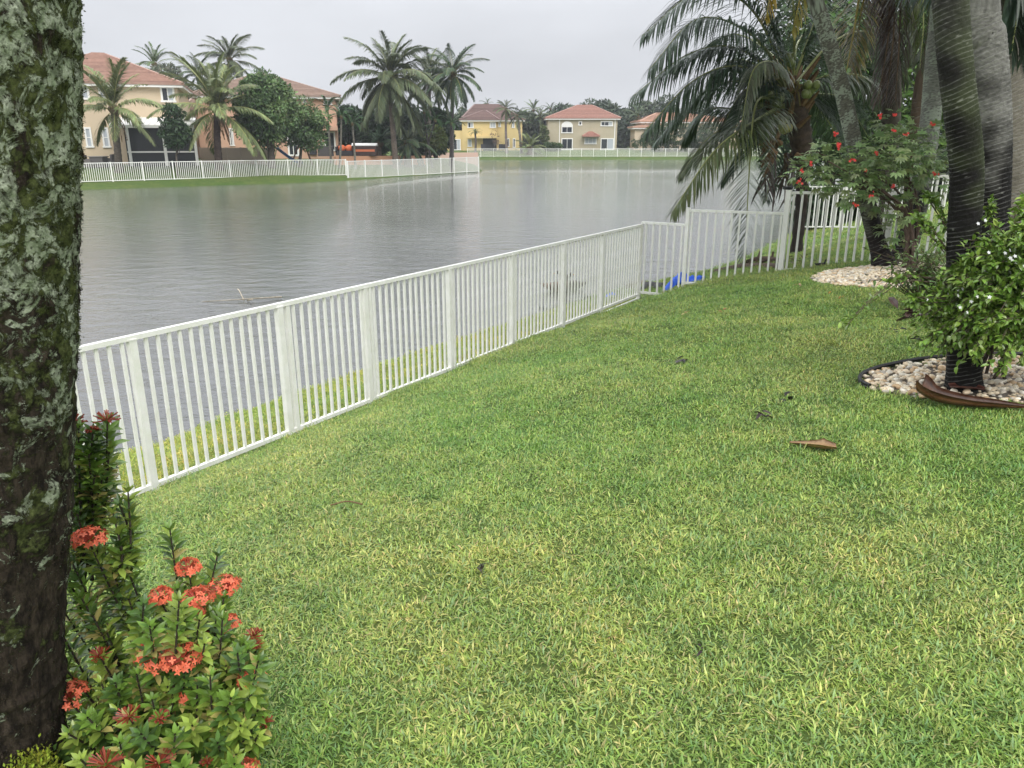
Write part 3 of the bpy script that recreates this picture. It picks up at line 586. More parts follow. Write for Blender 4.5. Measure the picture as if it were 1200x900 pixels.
k = MB(); k.box((c[0], 73, c[2]+.42), (2.2, .8, .84), C=(.05, .03, .025)); part('cabinet_body', k, m_flat, o)
k = MB(); k.box((c[0], 72.58, c[2]+.42), (1.9, .05, .2), C=(.55, .16, .07)); part('orange_band', k, m_flat, o)
k = MB(); k.tube([(c[0]-1.15, 73, c[2]+.92), (c[0]+1.15, 73, c[2]+.92)], .14, 8, C=(.8, .8, .78)); k.box((c[0], 73, c[2]+.88), (2.3, .9, .1), C=(.8, .8, .78)); part('white_cover', k, m_flat, o)
c = P(405, 182, 73); o = thing('patio_sofa', (c[0], 73, 1.2), 'dark patio sofa with orange cushions right of the orange house', 'sofa')
k = MB(); k.box((c[0], 73, c[2]+.2), (1.6, .8, .4), C=(.04, .04, .045)); k.box((c[0]-.75, 73, c[2]+.5), (.16, .8, .5), C=(.04, .04, .045)); k.box((c[0], 73.35, c[2]+.6), (1.6, .14, .5), C=(.04, .04, .045)); part('sofa_frame', k, m_flat, o)
for s_ in (-.3, .35):
    k = MB(); blob(k, (c[0]+s_, 72.95, c[2]+.62), (.34, .2, .3), 2, (.7, .16, .05), .05); part('cushion', k, m_flat, o, True)
c = P(382, 183, 74); o = thing('wicker_box', (c[0], 74, 1.1), 'dark wicker storage box before the sliding door of the orange house', 'box')
k = MB(); k.box((c[0], 74, c[2]+.42), (1.3, .7, .84), C=(.10, .09, .09)); part('box_body', k, m_flat, o); k = MB(); k.box((c[0], 74, c[2]+.87), (1.36, .76, .06), C=(.14, .13, .13)); part('lid', k, m_flat, o)
c = P(355, 186, 68); z0 = H(c[0], 68.); o = thing('swing_frame', (c[0], 68, z0), 'brown wooden swing frame in front of the orange house', 'swing')
for s_ in (-1, 1):
    k = MB(); k.beam((c[0]+s_*.9, 68-.5, z0), (c[0]+s_*.1, 68, z0+2.0), .1, .1, C=(.14, .07, .045)); part('leg', k, m_flat, o)
k = MB(); k.beam((c[0]-.4, 68, z0+1.5), (c[0]+.4, 68, z0+1.5), .07, .07, C=(.14, .07, .045)); part('cross_bar', k, m_flat, o)
c = P(338, 186, 67); z0 = H(c[0], 67.); o = thing('toy_slide', (c[0], 67, z0), 'small blue and green toy slide under the round tree', 'slide')
k = MB(); pts = bez([(c[0]-.9, 67, z0+1.3), (c[0]-.2, 67, z0+.75), (c[0]+.6, 67, z0+.2), (c[0]+1.1, 67, z0+.12)], 10)
for i in range(9): k.beam(pts[i], pts[i+1], .5, .05, C=(.05, .14, .3)); k.beam(pts[i]+(0, .25, .06), pts[i+1]+(0, .25, .06), .05, .14, C=(.05, .14, .3)); k.beam(pts[i]+(0, -.25, .06), pts[i+1]+(0, -.25, .06), .05, .14, C=(.05, .14, .3))
part('chute', k, m_flat, o)
for s_ in (-.25, .25):
    k = MB(); k.beam((c[0]-1.4, 67+s_, z0), (c[0]-.9, 67+s_, z0+1.5), .06, .06, C=(.15, .4, .15)); part('ladder_leg', k, m_flat, o)
for (px, lab) in ((566, 'dark patio chair left of the yellow house porch'), (587, 'black patio chair by the yellow house wall'), (592, 'dark patio chair, rightmost by the yellow house wall')):
    c = P(px, 178, 133); z0 = H(c[0], 133.); o = thing('patio_chair', (c[0], 133, z0), lab, 'chair', 'dark patio chairs by the yellow house')
    k = MB(); k.box((c[0], 133, z0+.4), (.7, .6, .12), C=(.03, .03, .035)); part('seat', k, m_flat, o)
    k = MB(); k.box((c[0], 133.3, z0+.8), (.7, .1, .8), C=(.03, .03, .035)); part('backrest', k, m_flat, o)
    for sx_ in (-.3, .3):
        k = MB(); k.box((c[0]+sx_, 133, z0+.17), (.06, .5, .36), C=(.03, .03, .035)); part('leg', k, m_flat, o)

# ------------------------------------------------------------------ palms
def frond_geo(mb, path, leaflet, n, C, droop=.6, w=.035, rach=.03, rc=(.30, .30, .10), twist=0., seg=3, start=.16, sag=0., rachis_mb=None, thin=1.):
    p = bez(path, 22) if len(path) < 10 else np.asarray(path); m = len(p)
    (rachis_mb or mb).tube(p, np.linspace(rach, rach*.18, m), 5, C=np.asarray(rc)*np.ones(3))
    f = np.linspace(start, .995, n)+rng.uniform(-.3, .3, n)/n; f = np.clip(f, 0, .999); fi = f*(m-1); i0 = fi.astype(int); fr = (fi-i0)[:, None]
    B = p[i0]*(1-fr)+p[np.minimum(i0+1, m-1)]*fr; T = nrm(np.gradient(p, axis=0))[i0]
    S0 = np.cross(T, (0, 0, 1.)); bad = np.linalg.norm(S0, axis=1) < .25
    if bad.any(): S0[bad] = np.array([math.cos(twist), math.sin(twist), 0])
    S0 = nrm(S0)
    for sgn in (-1, 1):
        prof = np.sin(np.pi*np.clip(.16+.80*f, 0, 1))**.6
        Ln = leaflet*prof*rng.uniform(.85, 1.1, n)
        ang = (.55+.5*f)[:, None]
        D = S0*sgn*np.cos(ang)+T*np.sin(ang)+np.array([0, 0, .22])+rng.normal(0, .07, (n, 3))
        cc = vary(C, n, .28, .08)
        mb.ribbons(B, D, Ln, w*rng.uniform(.8, 1.15, n), cc, droop=droop*rng.uniform(.7, 1.35, n), seg=seg)
def frond_mesh(name, e0, e1, L_, leaflet, n, C, droop, w, seg=2, rc=(.30, .30, .10), rach=.035):
    m = 16; s_ = np.linspace(0, 1, m); el = np.radians(e0+(e1-e0)*s_**1.15); d = np.stack([np.cos(el), np.zeros(m), np.sin(el)], 1)
    p = np.vstack([[0, 0, 0], np.cumsum(d[:-1]*(L_/(m-1)), 0)]); mb = MB()
    p[:, 1] += .05*L_*rng.normal()*s_**2
    frond_geo(mb, p, leaflet, n, C, droop, w, seg=seg, rc=rc, rach=rach)
    return mb.mesh(name, m_frond)
def frond_set(C, leaflet=.85, n=42, droop=.8, w=.05, spread=((80, 35), (66, 5), (50, -22), (32, -45), (10, -62), (-15, -75), (-45, -85)), rc=(.30, .30, .10), dead=True, L_=4.0):
    n = int(n*1.5); w = w*1.6; leaflet = leaflet*1.15
    out = [frond_mesh('frond', a, b_, L_, leaflet, n, np.array(C)*(1+.12*math.sin(i*2.1)), droop*(.6+.12*i), w, rc=rc) for i, (a, b_) in enumerate(spread)]
    return out
GREEN = (.085, .125, .05); YG = (.17, .20, .075); DK = (.045, .082, .038)
FS = {'coco': frond_set((.12, .15, .075)), 'green': frond_set((.10, .16, .05), .7, 36, .5, .05, ((84, 45), (70, 15), (55, -5), (40, -30), (22, -45))),
      'dark': frond_set((.07, .11, .055), .8, 38, .9), 'royal': frond_set((.05, .115, .04), .55, 40, .45, .06, ((75, 10), (60, -30), (45, -60), (25, -75)), rc=(.12, .2, .06)),
      'light': frond_set((.20, .24, .10), .8, 40, .7, .045, ((84, 45), (72, 20), (58, -5), (40, -30), (18, -50), (-20, -70)), rc=(.4, .4, .14))}
m_dead = mat('dead_frond', (.9, .9, .9), .8, tint=True, rnd=.15)
DEAD = [frond_mesh('dead_frond', -50-10*i, -88, 3.0, .5, 26, (.20, .13, .07), 1.2, .045, rc=(.25, .15, .07)) for i in range(2)]
def palm(base, top, rad, fset, nf, L_, label, cat='palm tree', group=None, skirt=0, name='palm_tree', trunk_c=(.22, .19, .16), bulge=1., ncoco=0, up_bias=1.0):
    base = np.asarray(base, float); top = np.asarray(top, float)
    o = thing(name, base, label, cat, group)
    mid = (base+top)/2+np.array([random.uniform(-.02, .02)*(top[2]-base[2]), 0, 0])
    p = bez([base-(0, 0, .15), mid, top], 28); s_ = np.linspace(0, 1, 28)
    r = rad*(1.15-.35*s_)+rad*.5*np.exp(-s_*18); r = r*(1+.05*np.sin(np.arange(28)*2.6))
    k = MB(); k.tube(p, r, 10, C=np.array(trunk_c)*np.random.uniform(.75, 1.15, (28, 1))); part('trunk', k, m_bark, o, True)
    k = MB(); blob(k, top+(0, 0, .02*L_), (rad*1.5, rad*1.5, L_*.09), 2, (.20, .15, .08), .2); part('crownshaft', k, m_bark, o, True)
    sset = FS[fset]; n = len(sset)
    for i in range(nf):
        f = (i+.5)/nf; vi = min(n-1, int(f**up_bias*n)); me = sset[vi]
        q = link('frond', me, o, tuple(top-base)); sc = L_/4.0*random.uniform(.82, 1.1)*(.85 if vi == 0 else 1)
        q.scale = (sc, sc, sc); q.rotation_euler = (random.uniform(-.25, .25), random.uniform(-.12, .12), i*2.39996+random.uniform(-.3, .3))
    for i in range(skirt):
        q = link('dead_frond', DEAD[i % 2], o, tuple(top-base)); sc = L_/4.0*random.uniform(.5, .8); q.scale = (sc, sc, sc); q.rotation_euler = (0, 0, random.uniform(0, 6.28))
    for i in range(ncoco):
        k = MB(); t = random.uniform(0, 6.28); blob(k, top+np.array([math.cos(t)*rad*1.8, math.sin(t)*rad*1.8, -.15-random.uniform(0, .3)]), (.13, .13, .16), 1, (.25, .25, .08), .03); part('coconut', k, m_petal, o, True)
    return o
def fpalm(pb, pt, Y, rad, fs, nf, Lpx, label, **kw):
    b_ = P(pb[0], pb[1], Y); b_[2] = H(b_[0], Y); t = P(pt[0], pt[1], Y); return palm(b_, t, rad, fs, nf, Lpx*(Y*cp)/FX, label, **kw)
fpalm((138, 190), (133, 130), 57, .24, 'light', 24, 64, 'young coconut palm with upright yellow-green fronds before the cream house', skirt=5, up_bias=1.2, trunk_c=(.12, .10, .08))
fpalm((256, 190), (254, 130), 61, .27, 'light', 30, 72, 'broad young palm with drooping pale fronds left of the round tree', skirt=7, trunk_c=(.10, .07, .06))
fpalm((272, 180), (269, 72), 92, .22, 'coco', 28, 42, 'palm crown rising behind the broad young palm and the round tree')
fpalm((181, 170), (181, 77), 95, .22, 'green', 13, 34, 'palm with bright upright fronds behind the cream house roof')
fpalm((240, 180), (232, 88), 90, .22, 'dark', 14, 34, 'dark palm crown partly hidden between cream and orange houses')
fpalm((464, 190), (456, 92), 73, .24, 'coco', 40, 66, 'tallest coconut palm on the far bank, broad crown over the waterline fence', skirt=0, ncoco=6, trunk_c=(.20, .16, .13), up_bias=.85)
fpalm((529, 187), (531, 88), 80, .2, 'dark', 32, 46, 'tall slender coconut palm at the right end of the waterline fence', ncoco=4, trunk_c=(.10, .09, .085), up_bias=.85)
fpalm((500, 187), (503, 92), 86, .2, 'coco', 28, 44, 'coconut palm crown hemmed in between the two tall coconut palms', skirt=3)
for (b_, t, Y, n, l, lab) in (((388, 190), (384, 128), 71, 12, 26, 'dark small palm touching the orange house corner'), ((397, 190), (400, 138), 68, 12, 25, 'small thin-trunked palm right of the orange house corner'), ((416, 190), (413, 146), 69, 12, 24, 'small thin-trunked palm left of the patio cabinet'),
                             ((528, 187), (529, 146), 76, 13, 21, 'small dark round-crowned palm against the slender coconut palm trunk'), ((507, 187), (497, 132), 77, 12, 26, 'dark small palm with leaning trunk by the waterline fence'), ((495, 187), (510, 142), 78, 12, 24, 'dark small palm with crossing trunk by the waterline fence')):
    fpalm(b_, t, Y, .09, 'royal', n, l, lab, trunk_c=(.19, .18, .15) if b_[0] < 450 else (.06, .055, .05), group='small dark palms on the far bank')
fpalm((594, 178), (593, 128), 131, .2, 'coco', 18, 17, 'slender palm in front of the yellow house, left of a pair', trunk_c=(.2, .16, .14), skirt=3)
fpalm((611, 178), (606, 136), 131, .2, 'dark', 18, 16, 'slender palm at the right corner of the yellow house')
fpalm((557, 178), (557, 156), 131, .18, 'royal', 16, 10, 'small dark palm in front of the yellow house wall', trunk_c=(.12, .1, .09))
fpalm((622, 182), (621, 174), 129.8, .4, 'light', 22, 22, 'low bushy palm at the fence between the yellow and tan houses', skirt=3, up_bias=1.3)
for (px, py, Y, l, fs, lab) in ((571, 122, 160, 10, 'dark', 'distant palm just above the yellow house roof'), (541, 127, 165, 9, 'dark', 'distant palm behind the left end of the yellow house roof'), (625, 130, 150, 17, 'green', 'palm right of the yellow house among the distant trees'), (632, 138, 146, 17, 'coco', 'lower palm beside the tan house among the trees'), (645, 128, 160, 13, 'dark', 'distant palm peeking over the tan house left roof'), (748, 138, 148, 22, 'dark', 'dark palm right of the tan house')):
    fpalm((px, 178), (px, py), Y, .18, fs, 14, l, lab)

# ------------------------------------------------------------------ broadleaf trees and hedges
def leafy(name, label, cat, base, crown_c, crown_r, nclump, nleaf, lsize, C, trunk_r=.2, group=None, limbs=7, clump_r=.3, trunk_c=(.13, .11, .09), simple=True, flat=.0, C2=None, box=False, kind='crown'):
    base = np.asarray(base, float); cc = np.asarray(crown_c, float); cr = np.asarray(crown_r, float)
    o = thing(name, base, label, cat, group)
    if box:
        cl = rng.uniform(-1, 1, (nclump, 3))
    else:
        cl = rsph(nclump)*(rng.uniform(.35, 1, (nclump, 1))**.45)*(1-clump_r*.6); 
    cpos = cc+cl*cr; cs = clump_r*cr.mean()*rng.uniform(.7, 1.3, nclump)
    k = MB(); per = nleaf//nclump
    for i in range(nclump):
        v = rsph(per); v[:, 2] = np.abs(v[:, 2])*np.where(rng.uniform(0, 1, per) < .72, 1, -1)
        rad_ = rng.uniform(.72, 1.05, (per, 1)); B = cpos[i]+v*cs[i]*rad_*np.array([1.15, 1.15, .8])
        D = nrm(v+rsph(per)*.8+np.array([0, 0, -.25])); Nn = nrm(v+rsph(per)*.5+np.array([0, 0, .4]))
        col = C if C2 is None or rng.uniform() > .35 else C2
        k.leaves(B, D, Nn, lsize*rng.uniform(.7, 1.25, per), lsize*.5*rng.uniform(.8, 1.2, per), vary(np.array(col)*rng.uniform(.8, 1.2), per, .3, .1), simple=simple)
    if trunk_r:
        t = MB(); fork = base+(cc-base)*np.array([.5, .5, .45]); fork[2] = max(base[2]+.15, min(fork[2], cc[2]-cr[2]*.55))
        t.tube(bez([base-(0, 0, .1), (base+fork)/2+(.05*trunk_r, 0, 0), fork], 8), np.linspace(trunk_r*1.3, trunk_r*.85, 8), 9, C=trunk_c)
        for i in range(limbs):
            e = cpos[(i*7) % nclump]; t.tube(bez([fork-(0, 0, .05), fork*.5+e*.5+rng.normal(0, .06, 3)*cr+(0, 0, -.12*cr[2]), e], 8), np.linspace(trunk_r*.55, trunk_r*.08, 8), 6, C=trunk_c)
        part('trunk', t, m_bark, o, True)
    part(kind, k, m_leaf, o); return o
def pxtree(name, label, px, py_base, Y, x0, x1, y0, y1, **kw):
    b_ = P(px, py_base, Y); b_[2] = H(b_[0], b_[1]); a = P(x0, y0, Y); c = P(x1, y1, Y); cc = (a+c)/2; cc[1] = Y
    r = ((c[0]-a[0])/2, kw.pop('ry', (c[0]-a[0])/2), (a[2]-c[2])/2)
    return leafy(name, label, kw.pop('cat', 'tree'), b_, cc, r, **kw)
RT = dict(C=(.085, .15, .05), C2=(.14, .21, .075))
pxtree('round_tree', 'round dense green tree with low spreading limbs in front of the orange house', 318, 190, 64, 270, 356, 84, 176, nclump=95, nleaf=19000, lsize=.30, trunk_r=.26, limbs=16, clump_r=.26, **RT)
pxtree('round_tree', 'lower right-hand tree joined to the round tree before the orange house', 350, 190, 66, 322, 388, 116, 176, nclump=44, nleaf=8500, lsize=.28, trunk_r=.12, clump_r=.3, **RT)
pxtree('small_tree', 'small dark tree standing before the screen room', 206, 190, 57.6, 184, 224, 118, 178, nclump=30, nleaf=3600, lsize=.26, trunk_r=.07, clump_r=.26, C=(.05, .09, .04), C2=(.07, .12, .05))
dark = dict(C=(.030, .055, .024), C2=(.045, .085, .032))
for i, (x0, x1, y0, y1, Y, lab) in enumerate(((150, 235, 78, 150, 88, 'grey-green tree behind the cream house roof corner'), (222, 285, 92, 180, 84, 'dark tree between the cream and orange houses'), (385, 440, 118, 192, 84, 'dark tree behind the small palms and patio sofa'),
        (412, 470, 112, 190, 82, 'dark dense tree left of the tallest coconut palm trunk'), (448, 505, 118, 190, 83, 'dark dense tree right of the tallest coconut palm trunk'), (492, 530, 122, 190, 88, 'dark tree behind the leaning small palms'))):
    pxtree('garden_tree', lab, (x0+x1)/2, 188, Y, x0, x1, y0, y1, nclump=36, nleaf=6000, lsize=.42, trunk_r=.2, limbs=4, clump_r=.32, **(dark if i else dict(C=(.13, .15, .10))))
pxtree('garden_shrub', 'yellow-green shrub left of the yellow house', 508, 190, 82, 496, 526, 148, 182, nclump=16, nleaf=2600, lsize=.34, trunk_r=0, cat='shrub', kind='foliage', C=(.13, .17, .045))
# areca clump: arching stems below the tall palm
fpalm((478, 190), (478, 168), 75, .3, 'dark', 22, 38, 'clump of arching areca fronds behind the terrace wall', skirt=0, name='areca_palm')
fpalm((444, 190), (444, 170), 77, .3, 'royal', 22, 36, 'dark clump of arching fronds behind the patio cabinet', skirt=0, name='areca_palm')
farc = dict(C=(.055, .08, .045), C2=(.085, .11, .06))
fi = [(520, 560, 128, 172, 158, 'distant tree behind the left of the yellow house'), (600, 640, 128, 180, 147, 'distant tree between the yellow and tan houses'), (618, 662, 128, 178, 152, 'distant tree behind the left corner of the tan house'), (640, 690, 122, 160, 165, 'distant tree over the tan house roof, left'),
      (672, 722, 113, 160, 172, 'tallest distant tree behind the tan house'), (700, 745, 120, 178, 162, 'distant dark tree behind the right of the tan house'), (722, 775, 118, 178, 155, 'distant dark tree right of the tan house'), (750, 806, 112, 178, 160, 'distant tree over the beige house'), (790, 850, 118, 178, 165, 'distant tree right of the beige house'), (840, 905, 122, 178, 158, 'distant tree behind the hanging fronds'), (895, 960, 120, 180, 150, 'distant tree hidden behind the coconut crown')]
for x0, x1, y0, y1, Y, lab in fi:
    pxtree('distant_tree', lab, (x0+x1)/2, 178, Y, x0, x1, y0, y1, nclump=30, nleaf=3200, lsize=.75, trunk_r=.3, limbs=3, clump_r=.3, group='trees behind the far houses', **farc)
pxtree('conical_shrub', 'yellow-green rounded shrub at the left corner of the tan house', 637, 178, 137, 634, 642, 143, 170, nclump=14, nleaf=900, lsize=.4, trunk_r=0, cat='shrub', kind='foliage', C=(.10, .13, .04))
def hedge(label, x0, x1, y0, y1, Y, C, n=2500, ls=.3, th=.5):
    a = P(x0, y0, Y); c = P(x1, y1, Y); c[2] = H((a[0]+c[0])/2, Y)-.1
    return leafy('hedge', label, 'hedge', ((a[0]+c[0])/2, Y, c[2]), (a+c)/2, ((c[0]-a[0])/2, th, (a[2]-c[2])/2), max(16, n//60), n, ls, C, 0, clump_r=min(.3, .35*th/((c[0]-a[0])/6)), box=True, kind='foliage')
hedge('clipped green hedge left of the tan house', 640, 658, 167, 176, 134, (.06, .11, .03))
hedge('long clipped hedge in front of the beige house', 742, 852, 163, 178, 133, (.055, .10, .03), 7000)
pxtree('small_tree', 'dark small-leaved tree right of the clipped hedge', 843, 178, 132, 800, 862, 146, 170, nclump=26, nleaf=3500, lsize=.35, trunk_r=.2, C=(.05, .075, .03), clump_r=.24)
pxtree('small_tree', 'leafy tree hiding the beige house behind the long hedge', 782, 178, 134, 758, 812, 140, 172, nclump=26, nleaf=3500, lsize=.4, trunk_r=.2, C=(.06, .09, .035), clump_r=.26)
pxtree('garden_shrub', 'bare thin shrub before the yellow house porch', 580, 178, 133, 573, 586, 153, 172, nclump=10, nleaf=160, lsize=.25, trunk_r=.05, cat='shrub', kind='foliage', C=(.15, .10, .07))

# right-hand background trees
rt = [(985, 95, 40, 5.0, 6.0, (.035, .07, .02), 'dark backdrop tree behind the coconut crown'), (1085, 80, 33, 5, 6, (.05, .10, .022), 'backdrop tree between the hanging dead frond and the ringed trunks'), (1190, 60, 30, 4.5, 7, (.09, .16, .03), 'bright yellow-green tree behind the right-hand trunks'), (1270, 90, 28, 4.5, 6, (.04, .08, .02), 'tree at the far right behind the shelter'), (1035, 25, 42, 6, 6, (.03, .055, .02), 'tall dark tree high behind the yellowing frond')]
for px, py, Y, rx, rz, C, lab in rt:
    c = P(px, py, Y); b_ = (c[0], Y, H(c[0], Y))
    leafy('backdrop_tree', lab, 'tree', b_, c, (rx, rx*.7, rz), 60, 9000, .34, C, .3, limbs=5, clump_r=.27, C2=np.array(C)*1.6, group='trees behind the right-hand palms')
for x0, x1, y0, Y, C, lab in ((930, 1010, 222, 27, (.03, .06, .02), 'dark shrub behind the left end of the neighbour fence'), (1000, 1090, 185, 26, (.035, .06, .022), 'dark tall shrub behind the middle of the neighbour fence'), (1085, 1215, 180, 25, (.03, .045, .02), 'dark shrub below the patio shelter')):
    a = P(x0, y0, Y); c = P(x1, y0, Y); z0 = H((a[0]+c[0])/2, Y)
    leafy('dark_shrub', lab, 'shrub', ((a[0]+c[0])/2, Y, z0), ((a[0]+c[0])/2, Y, (a[2]+z0)/2), ((c[0]-a[0])/2, .9, (a[2]-z0)/2+.2), 40, 4500, .2, C, 0, clump_r=.32, kind='foliage')

# ------------------------------------------------------------------ near coconut palm with hanging fronds
m_frondn = mat('near_frond', W1, .36, tint=True, trans=.15, spec=.5)
YC = 17.; cb = P(934, 285, YC); cb[2] = H(cb[0], YC); crown = P(926, 108, YC)
o = thing('coconut_palm', cb, 'stout coconut palm with green coconuts, fronds hanging over the lake', 'palm tree')
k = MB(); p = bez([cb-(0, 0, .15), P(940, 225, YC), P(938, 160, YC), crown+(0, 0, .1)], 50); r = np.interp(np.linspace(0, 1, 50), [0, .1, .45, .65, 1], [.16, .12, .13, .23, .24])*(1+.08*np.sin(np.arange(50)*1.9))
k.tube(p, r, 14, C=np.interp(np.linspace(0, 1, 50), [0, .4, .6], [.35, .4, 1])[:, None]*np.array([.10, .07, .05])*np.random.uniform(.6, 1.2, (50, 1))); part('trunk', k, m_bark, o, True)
k = MB()                                   # fibrous boots round the crown
for i in range(46):
    t = random.uniform(0, 6.28); h_ = random.uniform(-1.35, .35); c = crown+np.array([math.cos(t)*.28, math.sin(t)*.28, h_]); d = np.array([math.cos(t)*.35, math.sin(t)*.35, .5 if h_ > -.6 else random.uniform(-.7, .4)])
    k.tube([c, c+d*.4, c+d*.8], [.06, .045, .02], 5, C=np.array([.24, .15, .08])*random.uniform(.5, 1.4))
part('frond_boots', k, m_bark, o)
def near_frond(parent, px_path, leaflet, n, C, droop, w=.045, rc=(.30, .33, .12), name='frond', rach=.032, lab=None):
    path = [P(*q) if len(q) == 3 else q for q in px_path]; mb = MB(); frond_geo(mb, path, leaflet, n, C, droop, w, rc=rc, rach=rach, start=.12)
    q = part(name, mb, m_frondn, parent)
    if lab: q['label'] = lab
    return q
cr = lambda dx=0, dy=0, dY=0: (926+dx, 108+dy, YC+dY)
CD = (.055, .092, .05)
NF = [([cr(-4, -20), (880, 10, 16.6), (822, -12, 16.2), (752, 42, 15.6)], 1.1, CD, 1.0), ([cr(-4, -15), (880, 40, 16.2), (818, 22, 15.6), (760, 82, 15)], 1.1, CD, 1.1),
      ([cr(-4, -8), (868, 58, 16.8), (810, 62, 16.5), (742, 112, 16)], 1.05, CD, 1.2), ([cr(-4, 0), (868, 78, 16.3), (812, 95, 15.8), (752, 158, 15.2)], 1.0, CD, 1.3),
      ([cr(-4, 0), (865, 95, 17.6), (820, 110, 18), (770, 165, 18.4)], 1.0, CD, 1.2), ([cr(-4, 8), (880, 130, 17.4), (832, 128, 17.6), (800, 165, 18)], .85, CD, 1.2),
      ([cr(-6, -4), (906, 74, 15.8), (882, 84, 15.2), (868, 152, 14.9)], .55, (.17, .20, .12), 1.4), ([cr(-6, 14), (890, 138, 15.6), (838, 176, 14.8), (788, 248, 14.2)], .95, (.10, .13, .045), .9),
      ([cr(-6, 18), (888, 118, 15.5), (878, 200, 14.8), (873, 325, 14.4)], .75, (.075, .11, .045), .35), ([cr(-4, 14), (880, 145, 16.5), (835, 158, 16), (797, 205, 15.8)], .8, (.09, .12, .05), 1.1),
      ([cr(0, -20), (905, 30, 17), (890, -60, 17), (860, -110, 16)], 1.1, CD, .9), ([cr(4, -20), (930, 10, 16.5), (915, -60, 16), (880, -90, 15)], 1.1, (.09, .12, .06), .9),
      ([cr(6, -20), (955, 25, 17), (975, -30, 17.4), (1010, -50, 18)], 1.0, CD, .9), ([cr(8, -12), (975, 50, 17.5), (1020, 40, 18), (1065, 95, 18.5)], 1.1, (.07, .10, .05), 1.2),
      ([cr(8, -4), (975, 88, 16.8), (1020, 95, 16.8), (1060, 150, 16.8)], .9, (.14, .17, .11), 1.2), ([cr(8, 4), (960, 110, 17.5), (990, 118, 18), (1020, 165, 18.4)], .9, CD, 1.2),
      ([cr(6, 0), (950, 120, 18), (975, 150, 19), (990, 205, 19.5)], .8, CD, 1.0), ([cr(-2, 10), (900, 140, 18.4), (870, 170, 19.5), (845, 215, 20)], .8, CD, 1.0),
      ([cr(0, 10), (915, 150, 18.5), (905, 190, 19.5), (898, 235, 20)], .7, CD, .8), ([cr(0, -14), (900, 60, 18.5), (860, 40, 20), (820, 60, 21)], 1.0, CD, 1.1), ([cr(0, -14), (935, 50, 18.5), (950, 40, 20), (970, 70, 21)], 1.0, CD, 1.1),
      ([cr(-4, 0), (900, 85, 17.2), (862, 70, 17.6), (830, 95, 18)], .9, CD, 1.3), ([cr(-4, 5), (902, 100, 16.6), (870, 108, 16.2), (846, 150, 16)], .8, CD, 1.2)]
for path, ll, C, dr in NF: near_frond(o, path, ll, 108, C, dr, .036)
for (px, py, n) in ((925, 72, 5), (908, 116, 10), (921, 146, 9), (950, 105, 8), (893, 118, 6)):
    for i in range(n):
        k = MB(); q = P(px+random.uniform(-7, 7), py+random.uniform(-6, 6), YC-.75+random.uniform(-.12, .12)); c_ = (.34, .32, .09) if py > 130 else (.20, .24, .08)
        blob(k, q, (.075, .075, .09), 2, np.array(c_)*random.uniform(.7, 1.3), .04); part('coconut', k, m_leafgloss, o, True)
for i in range(10):
    k = MB(); q = P(926+random.uniform(-25, 28), 95+random.uniform(-30, 30), YC-.5); k.tube(bez([crown+(0, -.2, -.1), (crown+q)/2+(0, -.1, .15), q], 6), [.02]*5+[.01], 5, C=(.30, .25, .08)); part('fruit_stalk', k, m_petal, o)
# dry hanging bits beneath the crown
k = MB(); n = 26; B = np.stack([crown[0]+rng.uniform(-.45, .35, n), np.full(n, YC-.2)+rng.uniform(-.3, .3, n), crown[2]-rng.uniform(1.2, 1.9, n)], 1); k.ribbons(B, rng.normal(0, .3, (n, 3))+(0, 0, -1), .6, .05, vary((.06, .045, .03), n), .2, 3, flat=np.array([0, 1., 0])); part('dry_fibre', k, m_husk, o)

